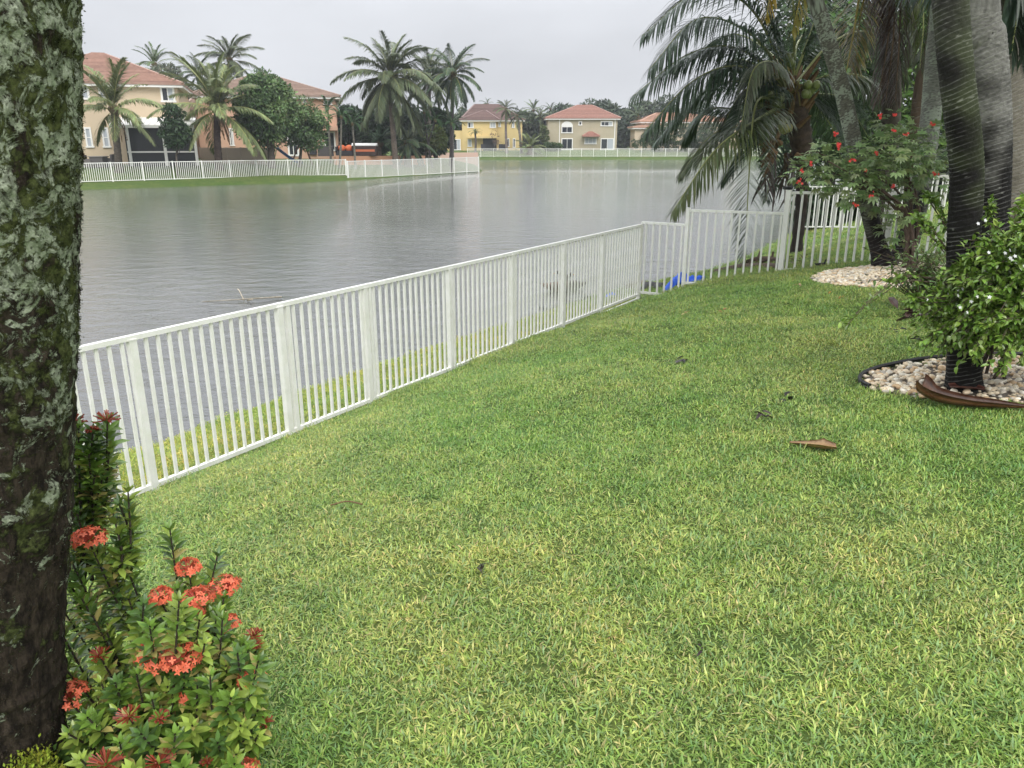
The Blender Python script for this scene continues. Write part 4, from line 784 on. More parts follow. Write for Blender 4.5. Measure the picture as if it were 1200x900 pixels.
# ------------------------------------------------------------------ ringed palm trunks
def ringed(name, label, path, r0, r1, spacing, cols, green=0., rows=420, nth=40, flare=.0, group=None, crown_set=None, crown_L=4.5, tilt=.10, dense=2.6, dead=0, nf=16, lichen=0.):
    """path in world points from base to crown; cols = (dark, pale) with pale rising to the top by cols[2]"""
    pf = bez(path, 400); sf = np.concatenate([[0], np.cumsum(np.linalg.norm(np.diff(pf, axis=0), axis=1))]); vl = min(dense, sf[-1]*.9); s_ = np.concatenate([np.linspace(0, vl, int(rows*.9)), np.linspace(vl, sf[-1], rows-int(rows*.9)+1)[1:]])
    p = np.stack([np.interp(s_, sf, pf[:, q]) for q in range(3)], 1); T0 = nrm(np.gradient(pf, axis=0)); T = nrm(np.stack([np.interp(s_, sf, T0[:, q]) for q in range(3)], 1))
    a = nrm(np.cross(T, (0, 1., 0))); b_ = np.cross(T, a); th = np.linspace(0, 2*np.pi, nth, endpoint=False)
    SS, TH = np.meshgrid(s_, th, indexing='ij'); f = SS/s_[-1]
    wobv = .35*np.sin(SS*7.3)+.16*np.sin(SS*29)+.04*np.sin(SS*17.1+TH); ph = (SS+tilt*r0*2*np.cos(TH+1.0)+.0018*np.sin(3*TH+SS*9))/spacing+wobv; fr = ph-np.floor(ph)
    rr = (r0+(r1-r0)*f)*(1+.035*(fr-.5)+.02*np.sin(TH*3+SS*3)) + r0*flare*np.exp(-SS/.14)*(1+.25*np.sin(TH*9))
    V = p[:, None]+rr[..., None]*(np.cos(TH)[..., None]*a[:, None]+np.sin(TH)[..., None]*b_[:, None])
    n1_ = np.array([mnoise.noise((x*6, y*6, z*6)) for x, y, z in V.reshape(-1, 3)]).reshape(TH.shape)
    n2_ = np.array([mnoise.noise((x*34, y*34, z*60)) for x, y, z in V.reshape(-1, 3)]).reshape(TH.shape)
    dk, pale = np.array(cols[0]), np.array(cols[1]); h0, h1 = cols[2]
    up_ = np.clip((SS-h0)/max(h1-h0, 1e-3)+n1_*.7, 0, 1)*cols[3]
    C = dk+(pale-dk)*np.clip(up_*(.75+.5*n2_), 0, 1)[..., None]
    line = (np.exp(-((fr-.93)/.07)**2))*np.clip(.55+1.3*n1_+.7*n2_, 0, 1)
    C = C+(np.array([.23, .23, .21])-C)*(line*.6)[..., None]
    groove = np.exp(-((fr-.03)/.06)**2); C = C*(1-.55*groove)[..., None]
    sp_ = n2_*1.3+n1_*.4 > .85; C[sp_] = (.17, .17, .15)
    if green: gm = np.clip(n1_*1.8+.35+.8*np.cos(TH-2.4), 0, 1)*green*np.clip((SS-1.0)/.6, 0, 1); C = C+(np.array([.10, .13, .045])-C)*gm[..., None]
    if lichen: gm = (n1_*1.2+n2_*.9 > .12)*lichen*np.clip((SS-h0)/.5, 0, 1); C = C+(np.array([.27, .31, .24])-C)*gm[..., None]
    o = thing(name, path[0], label, 'palm tree', group)
    mb = MB(); i = np.arange(rows-1)[:, None]*nth; j = np.arange(nth)[None]; k = (j+1) % nth
    mb.add(V, np.stack([i+j, i+nth+j, i+nth+k, i+k], -1), C=C.reshape(-1, 3)); part('trunk', mb, m_wet, o, True)
    if crown_set:
        sset = FS[crown_set]; top = np.asarray(path[-1])-np.asarray(path[0])
        for i in range(nf):
            q = link('frond', sset[min(len(sset)-1, int(i/nf*min(4, len(sset))))], o, tuple(top)); sc = crown_L/4*random.uniform(.9, 1.1); q.scale = (sc,)*3; q.rotation_euler = (random.uniform(-.2, .2), 0, i*2.39996)
    return o
b1_ = G(1131, 456); BC = ((.014, .013, .012), (.10, .10, .085)); BG = ((.014, .013, .012), (.24, .235, .21))
ringed('ringed_palm', 'dark ringed palm trunk nearest on the right, rising from the jasmine bush and pebbles', [b1_-(0, 0, .05), P(1129, 300, b1_[1]), P(1133, 200, b1_[1]-.02), P(1121, 90, b1_[1]-.04), P(1112, -20, b1_[1]-.05), P(1085, -450, b1_[1]-.1), P(1070, -900, b1_[1]-.1)], .096, .090, .030, (*BC, (1.7, 2.6), .6), green=.26, flare=.35, rows=900, nth=56, crown_set='green', crown_L=3.2)
c2 = P(1160, 360, 6.3); c2[2] = H(c2[0], 6.3)
ringed('ringed_palm', 'grey and black ringed palm trunk directly behind the nearest dark one', [c2-(0, 0, .05), P(1161, 250, 6.3), P(1162, 150, 6.3), P(1155, 50, 6.3), P(1146, -20, 6.3), P(1130, -700, 6.3)], .138, .136, .034, (*BG, (1.4, 2.15), 1.0), rows=700, nth=48, crown_set='dark', crown_L=3.6)
c3 = P(1176, 300, 9.2); c3[2] = H(c3[0], 9.2)
ringed('ringed_palm', 'pale speckled palm trunk, rightmost of the three ringed trunks', [c3-(0, 0, .05), P(1180, 200, 9.2), P(1178, 130, 9.2), P(1164, 50, 9.2), P(1150, -20, 9.2), P(1100, -520, 9.2)], .235, .17, .045, ((.08, .07, .055), (.23, .21, .17), (0, 1.5), .9), rows=500, nth=36, crown_set='coco', crown_L=4.2)
g1 = G(1038, 312); Yg = g1[1]
ringed('leaning_palm', 'leaning palm with lichen-spotted trunk rising left from the far pebble bed', [g1-(0, 0, .06), P(1022, 262, Yg), P(1012, 215, Yg), P(1000, 165, Yg), P(983, 90, Yg), P(955, 0, Yg), P(925, -80, Yg), P(830, -420, Yg)], .115, .075, .05, ((.020, .017, .016), (.18, .18, .14), (.6, 1.5), .8), rows=620, nth=40, dense=3.6, flare=.8, lichen=.8, crown_set='coco', crown_L=4.3, nf=16)
g2 = P(1058, 300, Yg+.35); g2[2] = H(g2[0], g2[1])
ringed('leaning_palm', 'second leaning palm sharing the flared base, leaning right behind the red-flowered shrub', [g2-(0, 0, .06), P(1070, 262, Yg+.4), P(1080, 215, Yg+.5), P(1089, 150, Yg+.6), P(1096, 70, Yg+.7), P(1104, -30, Yg+.8), P(1120, -450, Yg+1)], .145, .10, .05, ((.022, .019, .018), (.24, .25, .21), (.7, 1.4), .9), rows=520, nth=36, dense=3.6, flare=.8, lichen=.8, crown_set='coco', crown_L=4.5)
g3 = P(1070, 250, 15); g3[2] = H(g3[0], 15.)
ringed('brown_palm', 'slender brown palm trunk curving up behind the second leaning palm', [g3-(0, 0, .05), P(1076, 150, 15), P(1084, 90, 15), P(1098, 20, 15), P(1110, -300, 15)], .16, .13, .09, ((.06, .042, .028), (.13, .10, .07), (0, 2), .6), rows=260, nth=24, crown_set='dark', crown_L=4.8)
# fronds reaching down into the frame from the leaning palms' crowns (children of a palm standing behind)
g4 = P(1030, 270, 16.5); g4[2] = H(g4[0], 16.5)
o = thing('fan_of_old_fronds_palm', g4, 'palm whose yellowing and dead brown fronds hang at the top right', 'palm tree'); o.name = 'shedding_palm'
tp = (1030, -70, 14.5)
k = MB(); k.tube(bez([g4-(0, 0, .1), P(1045, 120, 16), P(*tp)], 20), np.linspace(.2, .15, 20), 10, C=(.07, .06, .045)); part('trunk', k, m_bark, o, True)
near_frond(o, [tp, (1010, -15, 13.5), (1000, 40, 13), (988, 104, 12.8)], .62, 60, (.24, .19, .035), .6, .045, rc=(.5, .4, .12), lab='yellowing frond hanging down')
near_frond(o, [tp, (1018, -20, 13.8), (1008, 20, 13.6), (1003, 80, 13.5)], .6, 60, (.20, .17, .05), .7, .04, rc=(.5, .4, .12), lab='yellow-green hanging frond')
near_frond(o, [tp, (960, -50, 13.5), (912, -28, 13), (897, 22, 12.8)], .45, 50, (.42, .30, .03), .8, .04, rc=(.5, .4, .1), lab='bright yellow frond tip')
near_frond(o, [tp, (980, -40, 13.5), (945, -20, 13), (928, 40, 12.8)], .5, 50, (.30, .28, .05), .9, .04, rc=(.5, .4, .1), lab='yellow-green arching frond')
for dx in (-6, 0, 7): near_frond(o, [tp, (1046+dx, -25, 13.2), (1047+dx, 40, 13), (1038+dx*1.6, 118, 12.9)], .7, 52, (.085, .055, .038), 1.3, .026, rc=(.14, .09, .05), name='dead_frond', lab='dead brown hanging frond')
for q in (((1075, -30, 14), (1082, 20, 13.8), (1078, 80, 13.7)), ((1060, -30, 14.5), (1068, 10, 14.4), (1070, 70, 14.2))): near_frond(o, [tp, *q], .6, 60, (.09, .12, .035), 1.0)
for q in (((1100, -30, 11), (1180, -40, 10), (1196, 70, 9.6)), ((1120, -40, 11), (1200, -50, 10.4), (1216, 90, 10)), ((1110, -60, 12), (1170, -60, 11), (1180, 30, 10.8)), ((1110, -40, 10), (1190, -30, 9), (1186, 60, 8.8)), ((1120, -50, 10), (1210, -40, 9.4), (1204, 60, 9)), ((1130, -60, 10), (1225, -50, 9.4), (1232, 60, 9))): near_frond(o, [tp, *q], .8, 84, (.035, .065, .035), 1.2)

# ------------------------------------------------------------------ pebbles
SC = [(.70, .58, .41), (.78, .69, .52), (.60, .43, .25), (.80, .75, .62), (.50, .46, .39), (.72, .60, .44), (.84, .80, .69), (.74, .65, .48)]
stone_me = []
for i in range(12):
    mb = MB(); blob(mb, (0, 0, 0), (.5, .36+.1*random.random(), .26+.08*random.random()), 1 if i > 5 else 2, SC[i % 8], .14, i*1.9); stone_me.append(mb.mesh('stone', m_stone, True))
def bed(name, label, inside, cx, cy, rx, ry, size, n, nobj):
    z0 = H(cx, cy); o = link(name, None, loc=(cx, cy, z0), kind='structure')
    ang = np.linspace(0, 6.283, 40, endpoint=False); base = MB()
    V = [(cx, cy, H(cx, cy)+.012)]+[(cx+rx*.98*math.cos(a), cy+ry*.98*math.sin(a), H(cx+rx*math.cos(a), cy+ry*math.sin(a))+.004) for a in ang]
    base.add(V, T=[(0, i+1, (i+1) % 40+1) for i in range(40)], C=(.10, .08, .06)); part('soil', base, m_flat, o, True)
    x, y = scatter(n*2, cx-rx, cx+rx, cy-ry, cy+ry); ok = ((x-cx)/rx)**2+((y-cy)/ry)**2 < 1+rng.normal(0, .03, len(x)); x, y = x[ok][:n], y[ok][:n]
    st = MB(); sz = size*rng.uniform(.6, 1.3, len(x)); order = np.argsort(-sz/np.hypot(x, y))
    zz = H(x, y)+sz*.12+.012*rng.uniform(0, 1, len(x))
    for r_, i in enumerate(order):
        rot = (random.uniform(-.4, .4), random.uniform(-.4, .4), random.uniform(0, 6.28))
        if r_ < nobj:
            q = link('stone', stone_me[random.randrange(12)], o, (x[i]-cx, y[i]-cy, zz[i]-z0)); q.scale = (sz[i],)*3; q.rotation_euler = rot
        else: blob(st, (x[i], y[i], zz[i]), (.5*sz[i], .4*sz[i], .28*sz[i]), 1, np.array(SC[random.randrange(8)])*random.uniform(.75, 1.15), .12, r_, rot)
    part('small_stones', st, m_stone, o, True, kind='stuff')
    return o
c1 = np.array([B1X, B1Y]); bed1 = bed('pebble_bed', '', in_bed1, B1X, B1Y, B1RX, B1RY, .046, 1300, 300)
bed('pebble_bed', '', in_bed2, B2X, B2Y, B2RX, B2RY, .056, 2600, 0)
k = MB(); ang = np.linspace(R(50), R(188), 60); e = np.stack([c1[0]+(B1RX+.01)*np.cos(ang), c1[1]+(B1RY+.01)*np.sin(ang)], 1); zz = H(e[:, 0], e[:, 1])
k.tube(np.column_stack([e, zz+.028]), .013, 8); k.tube(np.column_stack([e, zz+.008]), .010, 6)
solo('bed_edging', k, m_black, 'black plastic edging curved around the near pebble bed', 'edging')

# ------------------------------------------------------------------ shrubs on the right
def twiggy(parent, stems, leaf_l, leaf_w, C, per=12, spread=.8, stem_c=(.12, .09, .06), r=.006, whorl=False, C2=None, kind=None, mat_=None):
    """stems: list of paths; opposite leaves along each"""
    k = MB(); lf = MB()
    for p_ in stems:
        p = bez(p_, 10); k.tube(p, np.linspace(r, r*.35, 10), 5, C=stem_c, cap=False)
        f = np.sort(rng.uniform(.15 if not whorl else .62, 1, per)); fi_ = f*9; i0 = np.minimum(fi_.astype(int), 8); fr = (fi_-i0)[:, None]
        B = p[i0]*(1-fr)+p[i0+1]*fr; T = nrm(np.gradient(p, axis=0))[i0]
        D = nrm(rsph(per)*spread+T*.5+np.array([0, 0, .1])); Nn = np.array([0, 0, 1.])+rsph(per)*.45
        col = vary(C if C2 is None or rng.uniform() > .4 else C2, per, .3, .1)
        lf.leaves(B, D, Nn, leaf_l*rng.uniform(.7, 1.2, per), leaf_w*rng.uniform(.8, 1.15, per), col, bend=.22, fold=.18)
    part('stems', k, m_bark, parent, kind=kind); part('foliage', lf, mat_ or m_leafgloss, parent); return lf
def flower(mb, c, nrm_, size, C, petals=5):
    n_ = np.asarray(nrm_, float); n_ /= np.linalg.norm(n_); u = np.cross(n_, (.3, .5, .81)); u /= np.linalg.norm(u); v = np.cross(n_, u)
    t = np.arange(petals)*2*np.pi/petals+rng.uniform(0, 6); D = np.cos(t)[:, None]*u+np.sin(t)[:, None]*v+n_*.2
    mb.leaves(np.repeat([c], petals, 0), D, np.repeat([n_], petals, 0), size, size*.6, C, fold=.08, bend=.1)
# jasmine bush around the nearest ringed palm
Yj = b1_[1]+.05; jc = P(1165, 360, Yj); jz = H(jc[0], Yj)
o = thing('jasmine_bush', (jc[0], Yj, jz), 'leafy green bush with small white star flowers around the nearest palm trunk', 'bush')
stems = []; tips = []
def jr(az, el):                           # distance of the bush's outline from its middle
    k_ = .62+.10*math.sin(az*2+.6)+.06*math.sin(az*5)+.05*math.sin(el*4+az)
    return k_
mid = np.array([jc[0]+.09, Yj-.24, jz+.60])
for i in range(1700):
    az = random.uniform(0, 6.283); el = math.asin(random.uniform(-.55, 1)); R_ = jr(az, el)*random.uniform(.6, 1.08)
    e = mid+np.array([math.cos(az)*math.cos(el)*R_*.98, math.sin(az)*math.cos(el)*R_*.62, math.sin(el)*R_*.86])
    s0 = mid+(e-mid)*.45+np.array([0, 0, .03]); m_ = (s0+e)/2+np.array([0, 0, .05]); stems.append([s0, m_, e+np.array([0, 0, -.04])]); tips.append(e)
# sprays of the bush: long arching shoots
for (path, n_) in (([P(1100, 330, Yj), P(1060, 322, Yj-.1), P(1025, 345, Yj-.15), P(990, 382, Yj-.2)], 1), ([P(1110, 300, Yj), P(1085, 268, Yj), P(1072, 250, Yj+.1)], 1), ([P(1120, 280, Yj), P(1095, 240, Yj+.1), P(1085, 228, Yj+.1)], 0), ([P(1170, 300, Yj), P(1165, 260, Yj+.1), P(1160, 236, Yj)], 1), ([P(1185, 290, Yj-.2), P(1190, 255, Yj-.1), P(1200, 232, Yj)], 1),
                   ([P(1110, 350, Yj-.2), P(1085, 355, Yj-.3), P(1065, 352, Yj-.3)], 1), ([P(1200, 370, Yj-.5), P(1180, 372, Yj-.6), P(1150, 385, Yj-.6)], 1)):
    for j in range(4): stems.append([q+rng.normal(0, .015, 3) for q in path])
twiggy(o, stems, .048, .030, (.13, .22, .035), per=22, C2=(.22, .34, .06), spread=1.0, r=.004)
k = MB()
for i in range(260):
    t = tips[random.randrange(len(tips))]
    if t[1] < mid[1]+.15 and (t[2] > mid[2]-.1 or random.random() < .2) and random.random() < .55:
        for j in range(random.choice((1, 1, 2, 3))): flower(k, t+rng.normal(0, .018, 3)+(0, -.035, .02), (rng.normal()*.4, -1, .6), .013, (.85, .86, .84))
part('white_flowers', k, m_petal, o)
# inner trunk flare of bush: woody core
k = MB()
for i in range(7): k.tube(bez([(jc[0]+.1+random.uniform(-.12, .12), Yj+.15+random.uniform(-.1, .1), jz), mid+rng.normal(0, .12, 3)+(0, 0, .1)], 6), [.012]*6, 5, C=(.08, .06, .045))
part('woody_stems', k, m_bark, o)
# second clump low at left of the bush (fernlike greenery over the far pebbles)
c = P(1092, 335, 7.6); z0 = H(c[0], 7.6); o = thing('fern_clump', (c[0], 7.6, z0), 'low fernlike green clump between the bush and the far pebble bed', 'plant')
stems = [[(c[0], 7.6, z0), (c[0]+rng.normal()*.15, 7.6+rng.normal()*.1, z0+.3), (c[0]+rng.normal()*.32, 7.6+rng.normal()*.2, z0+rng.uniform(.15, .75))] for i in range(90)]
twiggy(o, stems, .06, .03, (.09, .16, .035), per=20, C2=(.14, .22, .06))
# red flowered jatropha shrub
def lobed(mb, c, d, size, C):              # a palm-shaped leaf: five lobes
    n = 5; t = np.radians([-75, -38, 0, 38, 75]); d = d/np.linalg.norm(d); sdv = np.cross(d, (0, 0, 1)); sdv /= max(np.linalg.norm(sdv), .05); 
    D = np.cos(t)[:, None]*d+np.sin(t)[:, None]*sdv; mb.leaves(np.repeat([c], n, 0), D, np.repeat([np.cross(sdv, d)], n, 0), size*np.array([.7, .9, 1, .9, .7]), size*.36, C, bend=.25, fold=.1)
def jatropha(label, base, tips_, nstem, nleaf, Cb=(.24, .33, .14)):
    o = thing('red_flowered_shrub', base, label, 'shrub', 'jatropha shrubs with red flowers'); lf = MB(); fl = []
    for i in range(nstem):
        e = tips_[i % len(tips_)]+rng.normal(0, .08, 3); m_ = base+(e-base)*np.array([.22, .3, .58])+rng.normal(0, .06, 3)
        k = MB(); k.tube(bez([base+rng.normal(0, .07, 3)*(1, 1, 0), m_, e], 12), np.linspace(.024, .007, 12), 6, C=(.13, .09, .07)); part('stem', k, m_bark, o, True)
    for t in tips_:
        for j in range(nleaf):
            v = rsph(1)[0]*(.30, .30, .20)*rng.uniform(.3, 1.0)**.5; q = t+v; d = v+np.array([0, 0, -.03])+rng.normal(0, .1, 3)
            lobed(lf, q, d, .11*rng.uniform(.7, 1.15), vary(Cb, 1, .3, .1)[0])
    part('foliage', lf, m_leaf, o); return o
Yt = 10.3; jb = P(1064, 330, Yt); jb[2] = H(jb[0], Yt)
tips_ = [P(x_, y_, Yt+random.uniform(-.5, .5)) for x_, y_ in ((955, 192), (975, 180), (965, 210), (985, 205), (1000, 185), (1010, 210), (1028, 175), (1020, 195), (1040, 205), (1045, 180), (1058, 160), (1050, 190), (1065, 195), (1075, 175), (1085, 195), (1092, 215), (1070, 215), (1045, 220), (1095, 180), (1000, 225), (1015, 232), (1085, 160), (1060, 245), (1055, 270), (948, 205), (1040, 145))]
oj = jatropha('green shrub with red flowers spread before the leaning palms', jb, tips_, 11, 40)
tips2 = [P(x_, y_, 10.4+random.uniform(-.4, .4)) for x_, y_ in ((1176, 152), (1180, 190), (1196, 185), (1205, 165), (1188, 208), (1215, 190), (1172, 215), (1230, 175), (1178, 138))]
jb2 = P(1200, 330, 10.4); jb2[2] = H(jb2[0], 10.4)
oj2 = jatropha('green shrub with red flowers at the right edge behind the ringed trunks', jb2, tips2, 5, 40)
for (px, py, ob) in ((950, 192, oj), (940, 199, oj), (939, 212, oj), (980, 157, oj), (983, 169, oj), (1000, 187, oj), (982, 172, oj), (1032, 137, oj), (1062, 157, oj), (1014, 200, oj), (1020, 228, oj), (1047, 218, oj), (1049, 152, oj), (1096, 203, oj), (1048, 134, oj), (1093, 145, oj), (1028, 180, oj), (1173, 127, oj2), (1181, 181, oj2), (1165, 165, oj2), (1004, 240, oj)):
    k = MB(); q = P(px, py, Yt-.45)
    for j in range(5): flower(k, q+rng.normal(0, .015, 3), (rng.normal()*.5, -1, rng.normal()*.5+.3), .020, (.75, .06, .05))
    part('flower_head', k, m_petal, ob)

# ------------------------------------------------------------------ litter on the lawn
Cs = (.16, .065, .035)
def sheath(label, pts, wid, C, name='palm_sheath', cat='palm sheath', curl=.8, lift=.02, C2=None):
    p = bez(pts, 26); T = nrm(np.gradient(p, axis=0)); w = np.asarray(wid)[0] if np.isscalar(wid) else np.interp(np.linspace(0, 1, 26), np.linspace(0, 1, len(wid)), wid)
    sd2 = nrm(np.cross(T, (0, 0, 1.))); th = np.linspace(-1, 1, 9)*curl*1.5
    out = MB(); V = []
    for lay in (0, .006):
        rr = (w[:, None]/(2*max(curl, .3)))*np.ones((1, 9))
        V.append(p[:, None]+sd2[:, None]*(np.sin(th)[None, :, None]*(rr-lay)[..., None])+np.array([0, 0, 1.])*((1-np.cos(th))[None, :, None]*(rr-lay)[..., None]+lay+lift))
    i = np.arange(25)[:, None]*9; j = np.arange(8)[None]
    cc = np.clip(np.array(C)*(1+.35*np.sin(th*7)[None, :, None]*np.ones((26, 1, 1))+rng.normal(0, .10, (26, 9, 1))), 0, 1)
    out.add(V[0], np.stack([i+j, i+9+j, i+10+j, i+1+j], -1), C=cc.reshape(-1, 3)); out.add(V[1], np.stack([i+j, i+1+j, i+10+j, i+9+j], -1), C=(cc*.6).reshape(-1, 3))
    n = 26*9
    edge = [(x, x+9) for x in range(0, 225, 9)]
    out.q.append(np.array([(a_, a_+9, a_+9+n, a_+n) for a_, _ in edge]+[(a_+8, a_+8+n, a_+17+n, a_+17) for a_, _ in edge]+[(k_, k_+n, k_+1+n, k_+1) for k_ in range(8)]))
    return solo(name, out, m_husk, label, cat, True)
gz_ = lambda px, py, dz=0: G(px, py)+np.array([0, 0, dz])
sheath('brown palm sheath curled up at its left end across the near pebbles', [gz_(1074, 474, .07), gz_(1095, 477, .02), gz_(1130, 479), gz_(1165, 481), gz_(1206, 484, .01)], [.20, .17, .12, .09, .03], (.17, .075, .04), curl=1.0)
sheath('smaller reddish sheath piece behind the curled palm sheath', [gz_(1112, 462, .03), gz_(1135, 462, .02), gz_(1152, 464, .02)], [.05, .09, .04], (.20, .07, .045), curl=.5)
sheath('tan dry coconut husk piece lying alone on the lawn', [gz_(925, 523), gz_(945, 526), gz_(962, 529), gz_(979, 530)], [.02, .05, .10, .05], (.42, .27, .13), curl=.8, name='coconut_husk', cat='husk')
def litter(label, px, py, n, size, C, name='dry_leaf', cat='leaf'):
    k = MB(); c = gz_(px, py, .03); B = c+rng.normal(0, size*.3, (n, 3))*(1, 1, .25); k.leaves(B, rsph(n)*(1, 1, .35), (0, 0, 1.)+rsph(n)*.5, size*rng.uniform(.6, 1.2, n), size*.35, vary(C, n), bend=.35, fold=.3)
    solo(name, k, m_husk, label, cat)
litter('dark curled leaf in the middle distance of the lawn', 800, 424, 4, .10, (.05, .045, .045)); litter('thin black curved leaf on the lawn left of the pebbles', 920, 471, 3, .11, (.015, .014, .013)); litter('ragged dark brown leaf below the thin curved one', 890, 492, 5, .08, (.04, .025, .02))
litter('small dark leaf scrap in the centre foreground lawn', 557, 671, 3, .05, (.05, .045, .03)); litter('tiny dark scrap near the bottom of the lawn', 820, 768, 3, .03, (.03, .02, .015)); litter('black leaf left of the jasmine bush', 1071, 401, 4, .09, (.02, .02, .022)); litter('small black leaf scrap above the black leaf', 1048, 391, 4, .08, (.02, .02, .02))
litter('pale yellow leaf on the lawn below the fence corner', 801, 370, 3, .08, (.55, .45, .2)); litter('orange-brown leaf near the fence step', 845, 367, 2, .07, (.35, .2, .07)); litter('yellow leaf in front of the far pebble bed', 971, 345, 2, .09, (.55, .4, .1)); litter('tan leaf near the far pebbles', 938, 336, 3, .08, (.5, .38, .2)); litter('orange leaf in front of the far pebbles', 990, 350, 2, .07, (.5, .26, .06))
litter('dead brown bark strips heaped beside the jasmine bush', 1072, 372, 22, .22, (.10, .06, .05), 'bark_pile', 'bark')
k = MB(); a = gz_(388, 598, .03); b_ = gz_(425, 597, .03); k.tube(bez([a, (a+b_)/2+(0, .02, .01), b_], 8), .004, 5, C=(.18, .10, .05)); solo('twig', k, m_bark, 'thin brown twig lying on the lawn near the fence', 'twig')
# muddy driftwood along the waterline right of the corner
for i, (pa, pb, lab) in enumerate((((838, 321), (915, 316), 'long low log along the muddy waterline seen through the fence'), ((868, 314), (905, 306), 'shorter driftwood branch leaning on the bank'), ((890, 311), (918, 309), 'flat driftwood pieces right of the log'))):
    a, b_ = gz_(*pa, .05), gz_(*pb, .05); k = MB(); k.tube(bez([a, (a+b_)/2+(0, .1, .04), b_], 10), .05-.01*i, 7, C=(.12, .085, .06)); k.tube(bez([(a+b_)/2, (a*.3+b_*.7)+(0, .2, .14)], 5), .02, 5, C=(.13, .09, .06)); solo('driftwood', k, m_bark, lab, 'driftwood')
k = MB(); n = 500; t = rng.uniform(0, 1, n); ga_, gb_ = gz_(815, 322), gz_(925, 308); ctr = ga_+(gb_-ga_)*t[:, None]; x_, y_ = ctr[:, 0]+rng.normal(0, .2, n), ctr[:, 1]+rng.normal(0, .35, n)
k.leaves(np.stack([x_, y_, np.maximum(H(x_, y_), 0)+.03], 1), rsph(n)*(1, 1, .2), (0, 0, 1.)+rsph(n)*.4, .12, .04, vary((.12, .085, .06), n, .5), simple=True); o_ = link('leaf_litter', k.mesh('leaf_litter', m_husk), kind='stuff')
# rocks and blue tarp at the fence corner
for i, (px, py, s_, c_, lab) in enumerate(((742, 342, .16, (.22, .17, .13), 'reddish-grey rock at the fence corner'), (752, 339, .13, (.3, .24, .18), 'pale rock between the fence corner and the tarp'), (762, 343, .17, (.13, .13, .13), 'dark grey rock left of the blue tarp'), (773, 342, .12, (.09, .09, .09), 'blackish rock touching the blue tarp'))):
    k = MB(); blob(k, gz_(px, py-4, s_*.3), (s_, s_*.8, s_*.6), 3, c_, .2, i*2.2); solo('rock', k, m_bark, lab, 'rock', True, 'rocks by the fence corner')
k = MB(); tc_ = (Wt(800, 338, .25)); nx_, ny_ = 46, 22; gx_ = np.linspace(-.85, .75, nx_); gy_ = np.linspace(-.3, .5, ny_); TS = .42; X_, Y_ = np.meshgrid(gx_, gy_)
edge_ = np.clip(1-(X_/.86)**4-((Y_-.1)/.42)**4, 0, 1); Z_ = edge_**.6*(.10+.15*np.exp(-((X_+.25)/.35)**2)+np.array([.09*abs(mnoise.noise((x*5, y*5, 0)))+.05*abs(mnoise.noise((x*13, y*13, 3))) for x, y in zip(X_.ravel(), Y_.ravel())]).reshape(X_.shape))
ct = np.array([3.02, 13.35]); xx_ = ct[0]+TS*X_.ravel()+.05*np.sin(Y_.ravel()*9); yy_ = ct[1]+TS*Y_.ravel()+.06*np.sin(X_.ravel()*7); zz_ = H(xx_, yy_)+Z_.ravel()+.01
ii, jj = np.meshgrid(np.arange(nx_-1), np.arange(ny_-1)); q_ = (jj*nx_+ii).ravel(); k.add(np.stack([xx_, yy_, zz_], 1), np.stack([q_, q_+1, q_+nx_+1, q_+nx_], 1)); solo('tarp', k, m_tarp, 'crumpled bright blue tarp on the bank beside the fence corner', 'tarp', True)
k = MB(); c = gz_(719, 352); X_, Y_ = np.meshgrid(np.linspace(-.12, .12, 10), np.linspace(-.1, .1, 8)); ii, jj = np.meshgrid(np.arange(9), np.arange(7)); q_ = (jj*10+ii).ravel()
xx_ = c[0]+X_.ravel(); yy_ = c[1]+.4+Y_.ravel(); k.add(np.stack([xx_, yy_, H(xx_, yy_)+.06+.08*np.cos(X_.ravel()*12)*np.cos(Y_.ravel()*12)+.01*np.sin(X_.ravel()*90)], 1), np.stack([q_, q_+1, q_+11, q_+10], 1)); solo('tarp_scrap', k, m_tarp, 'small blue scrap of tarp behind the pickets left of the corner', 'tarp', True)
# branch floating in the lake
def wp(px, py, dz=0): return Wt(px, py, .02)+np.array([0, 0, dz])
k = MB(); k.tube(bez([wp(233, 352, -.03), wp(265, 353, .02), wp(300, 352, .04), wp(330, 349, .02)], 14), np.linspace(.006, .018, 14), 6, C=(.40, .36, .29)); k.tube(bez([wp(286, 352), wp(281, 348, .14), wp(279, 346, .13)], 5), .011, 5, C=(.5, .44, .34)); k.tube(bez([wp(290, 352), wp(296, 354, .05)], 4), .012, 5, C=(.5, .44, .34))
solo('floating_branch', k, m_bark, 'pale bare branch floating in the lake beyond the fence', 'branch', True)
# small weeds at the water's edge behind the fence
for (px, py, lab) in ((592, 378, 'small dark weed at the waterline, left of the other two'), (637, 366, 'small dark weed at the waterline below the ducks'), (690, 352, 'small dark weed at the waterline near the fence corner')):
    c = gz_(px, py); k = MB(); n = 26; k.leaves(c+rng.normal(0, .09, (n, 3))*(1.5, .6, 0)+(0, 0, .05), rsph(n)+(0, 0, .8), rsph(n), .09, .03, vary((.04, .055, .03), n)); solo('water_weed', k, m_leaf, lab, 'weed', group='weeds at the waterline')

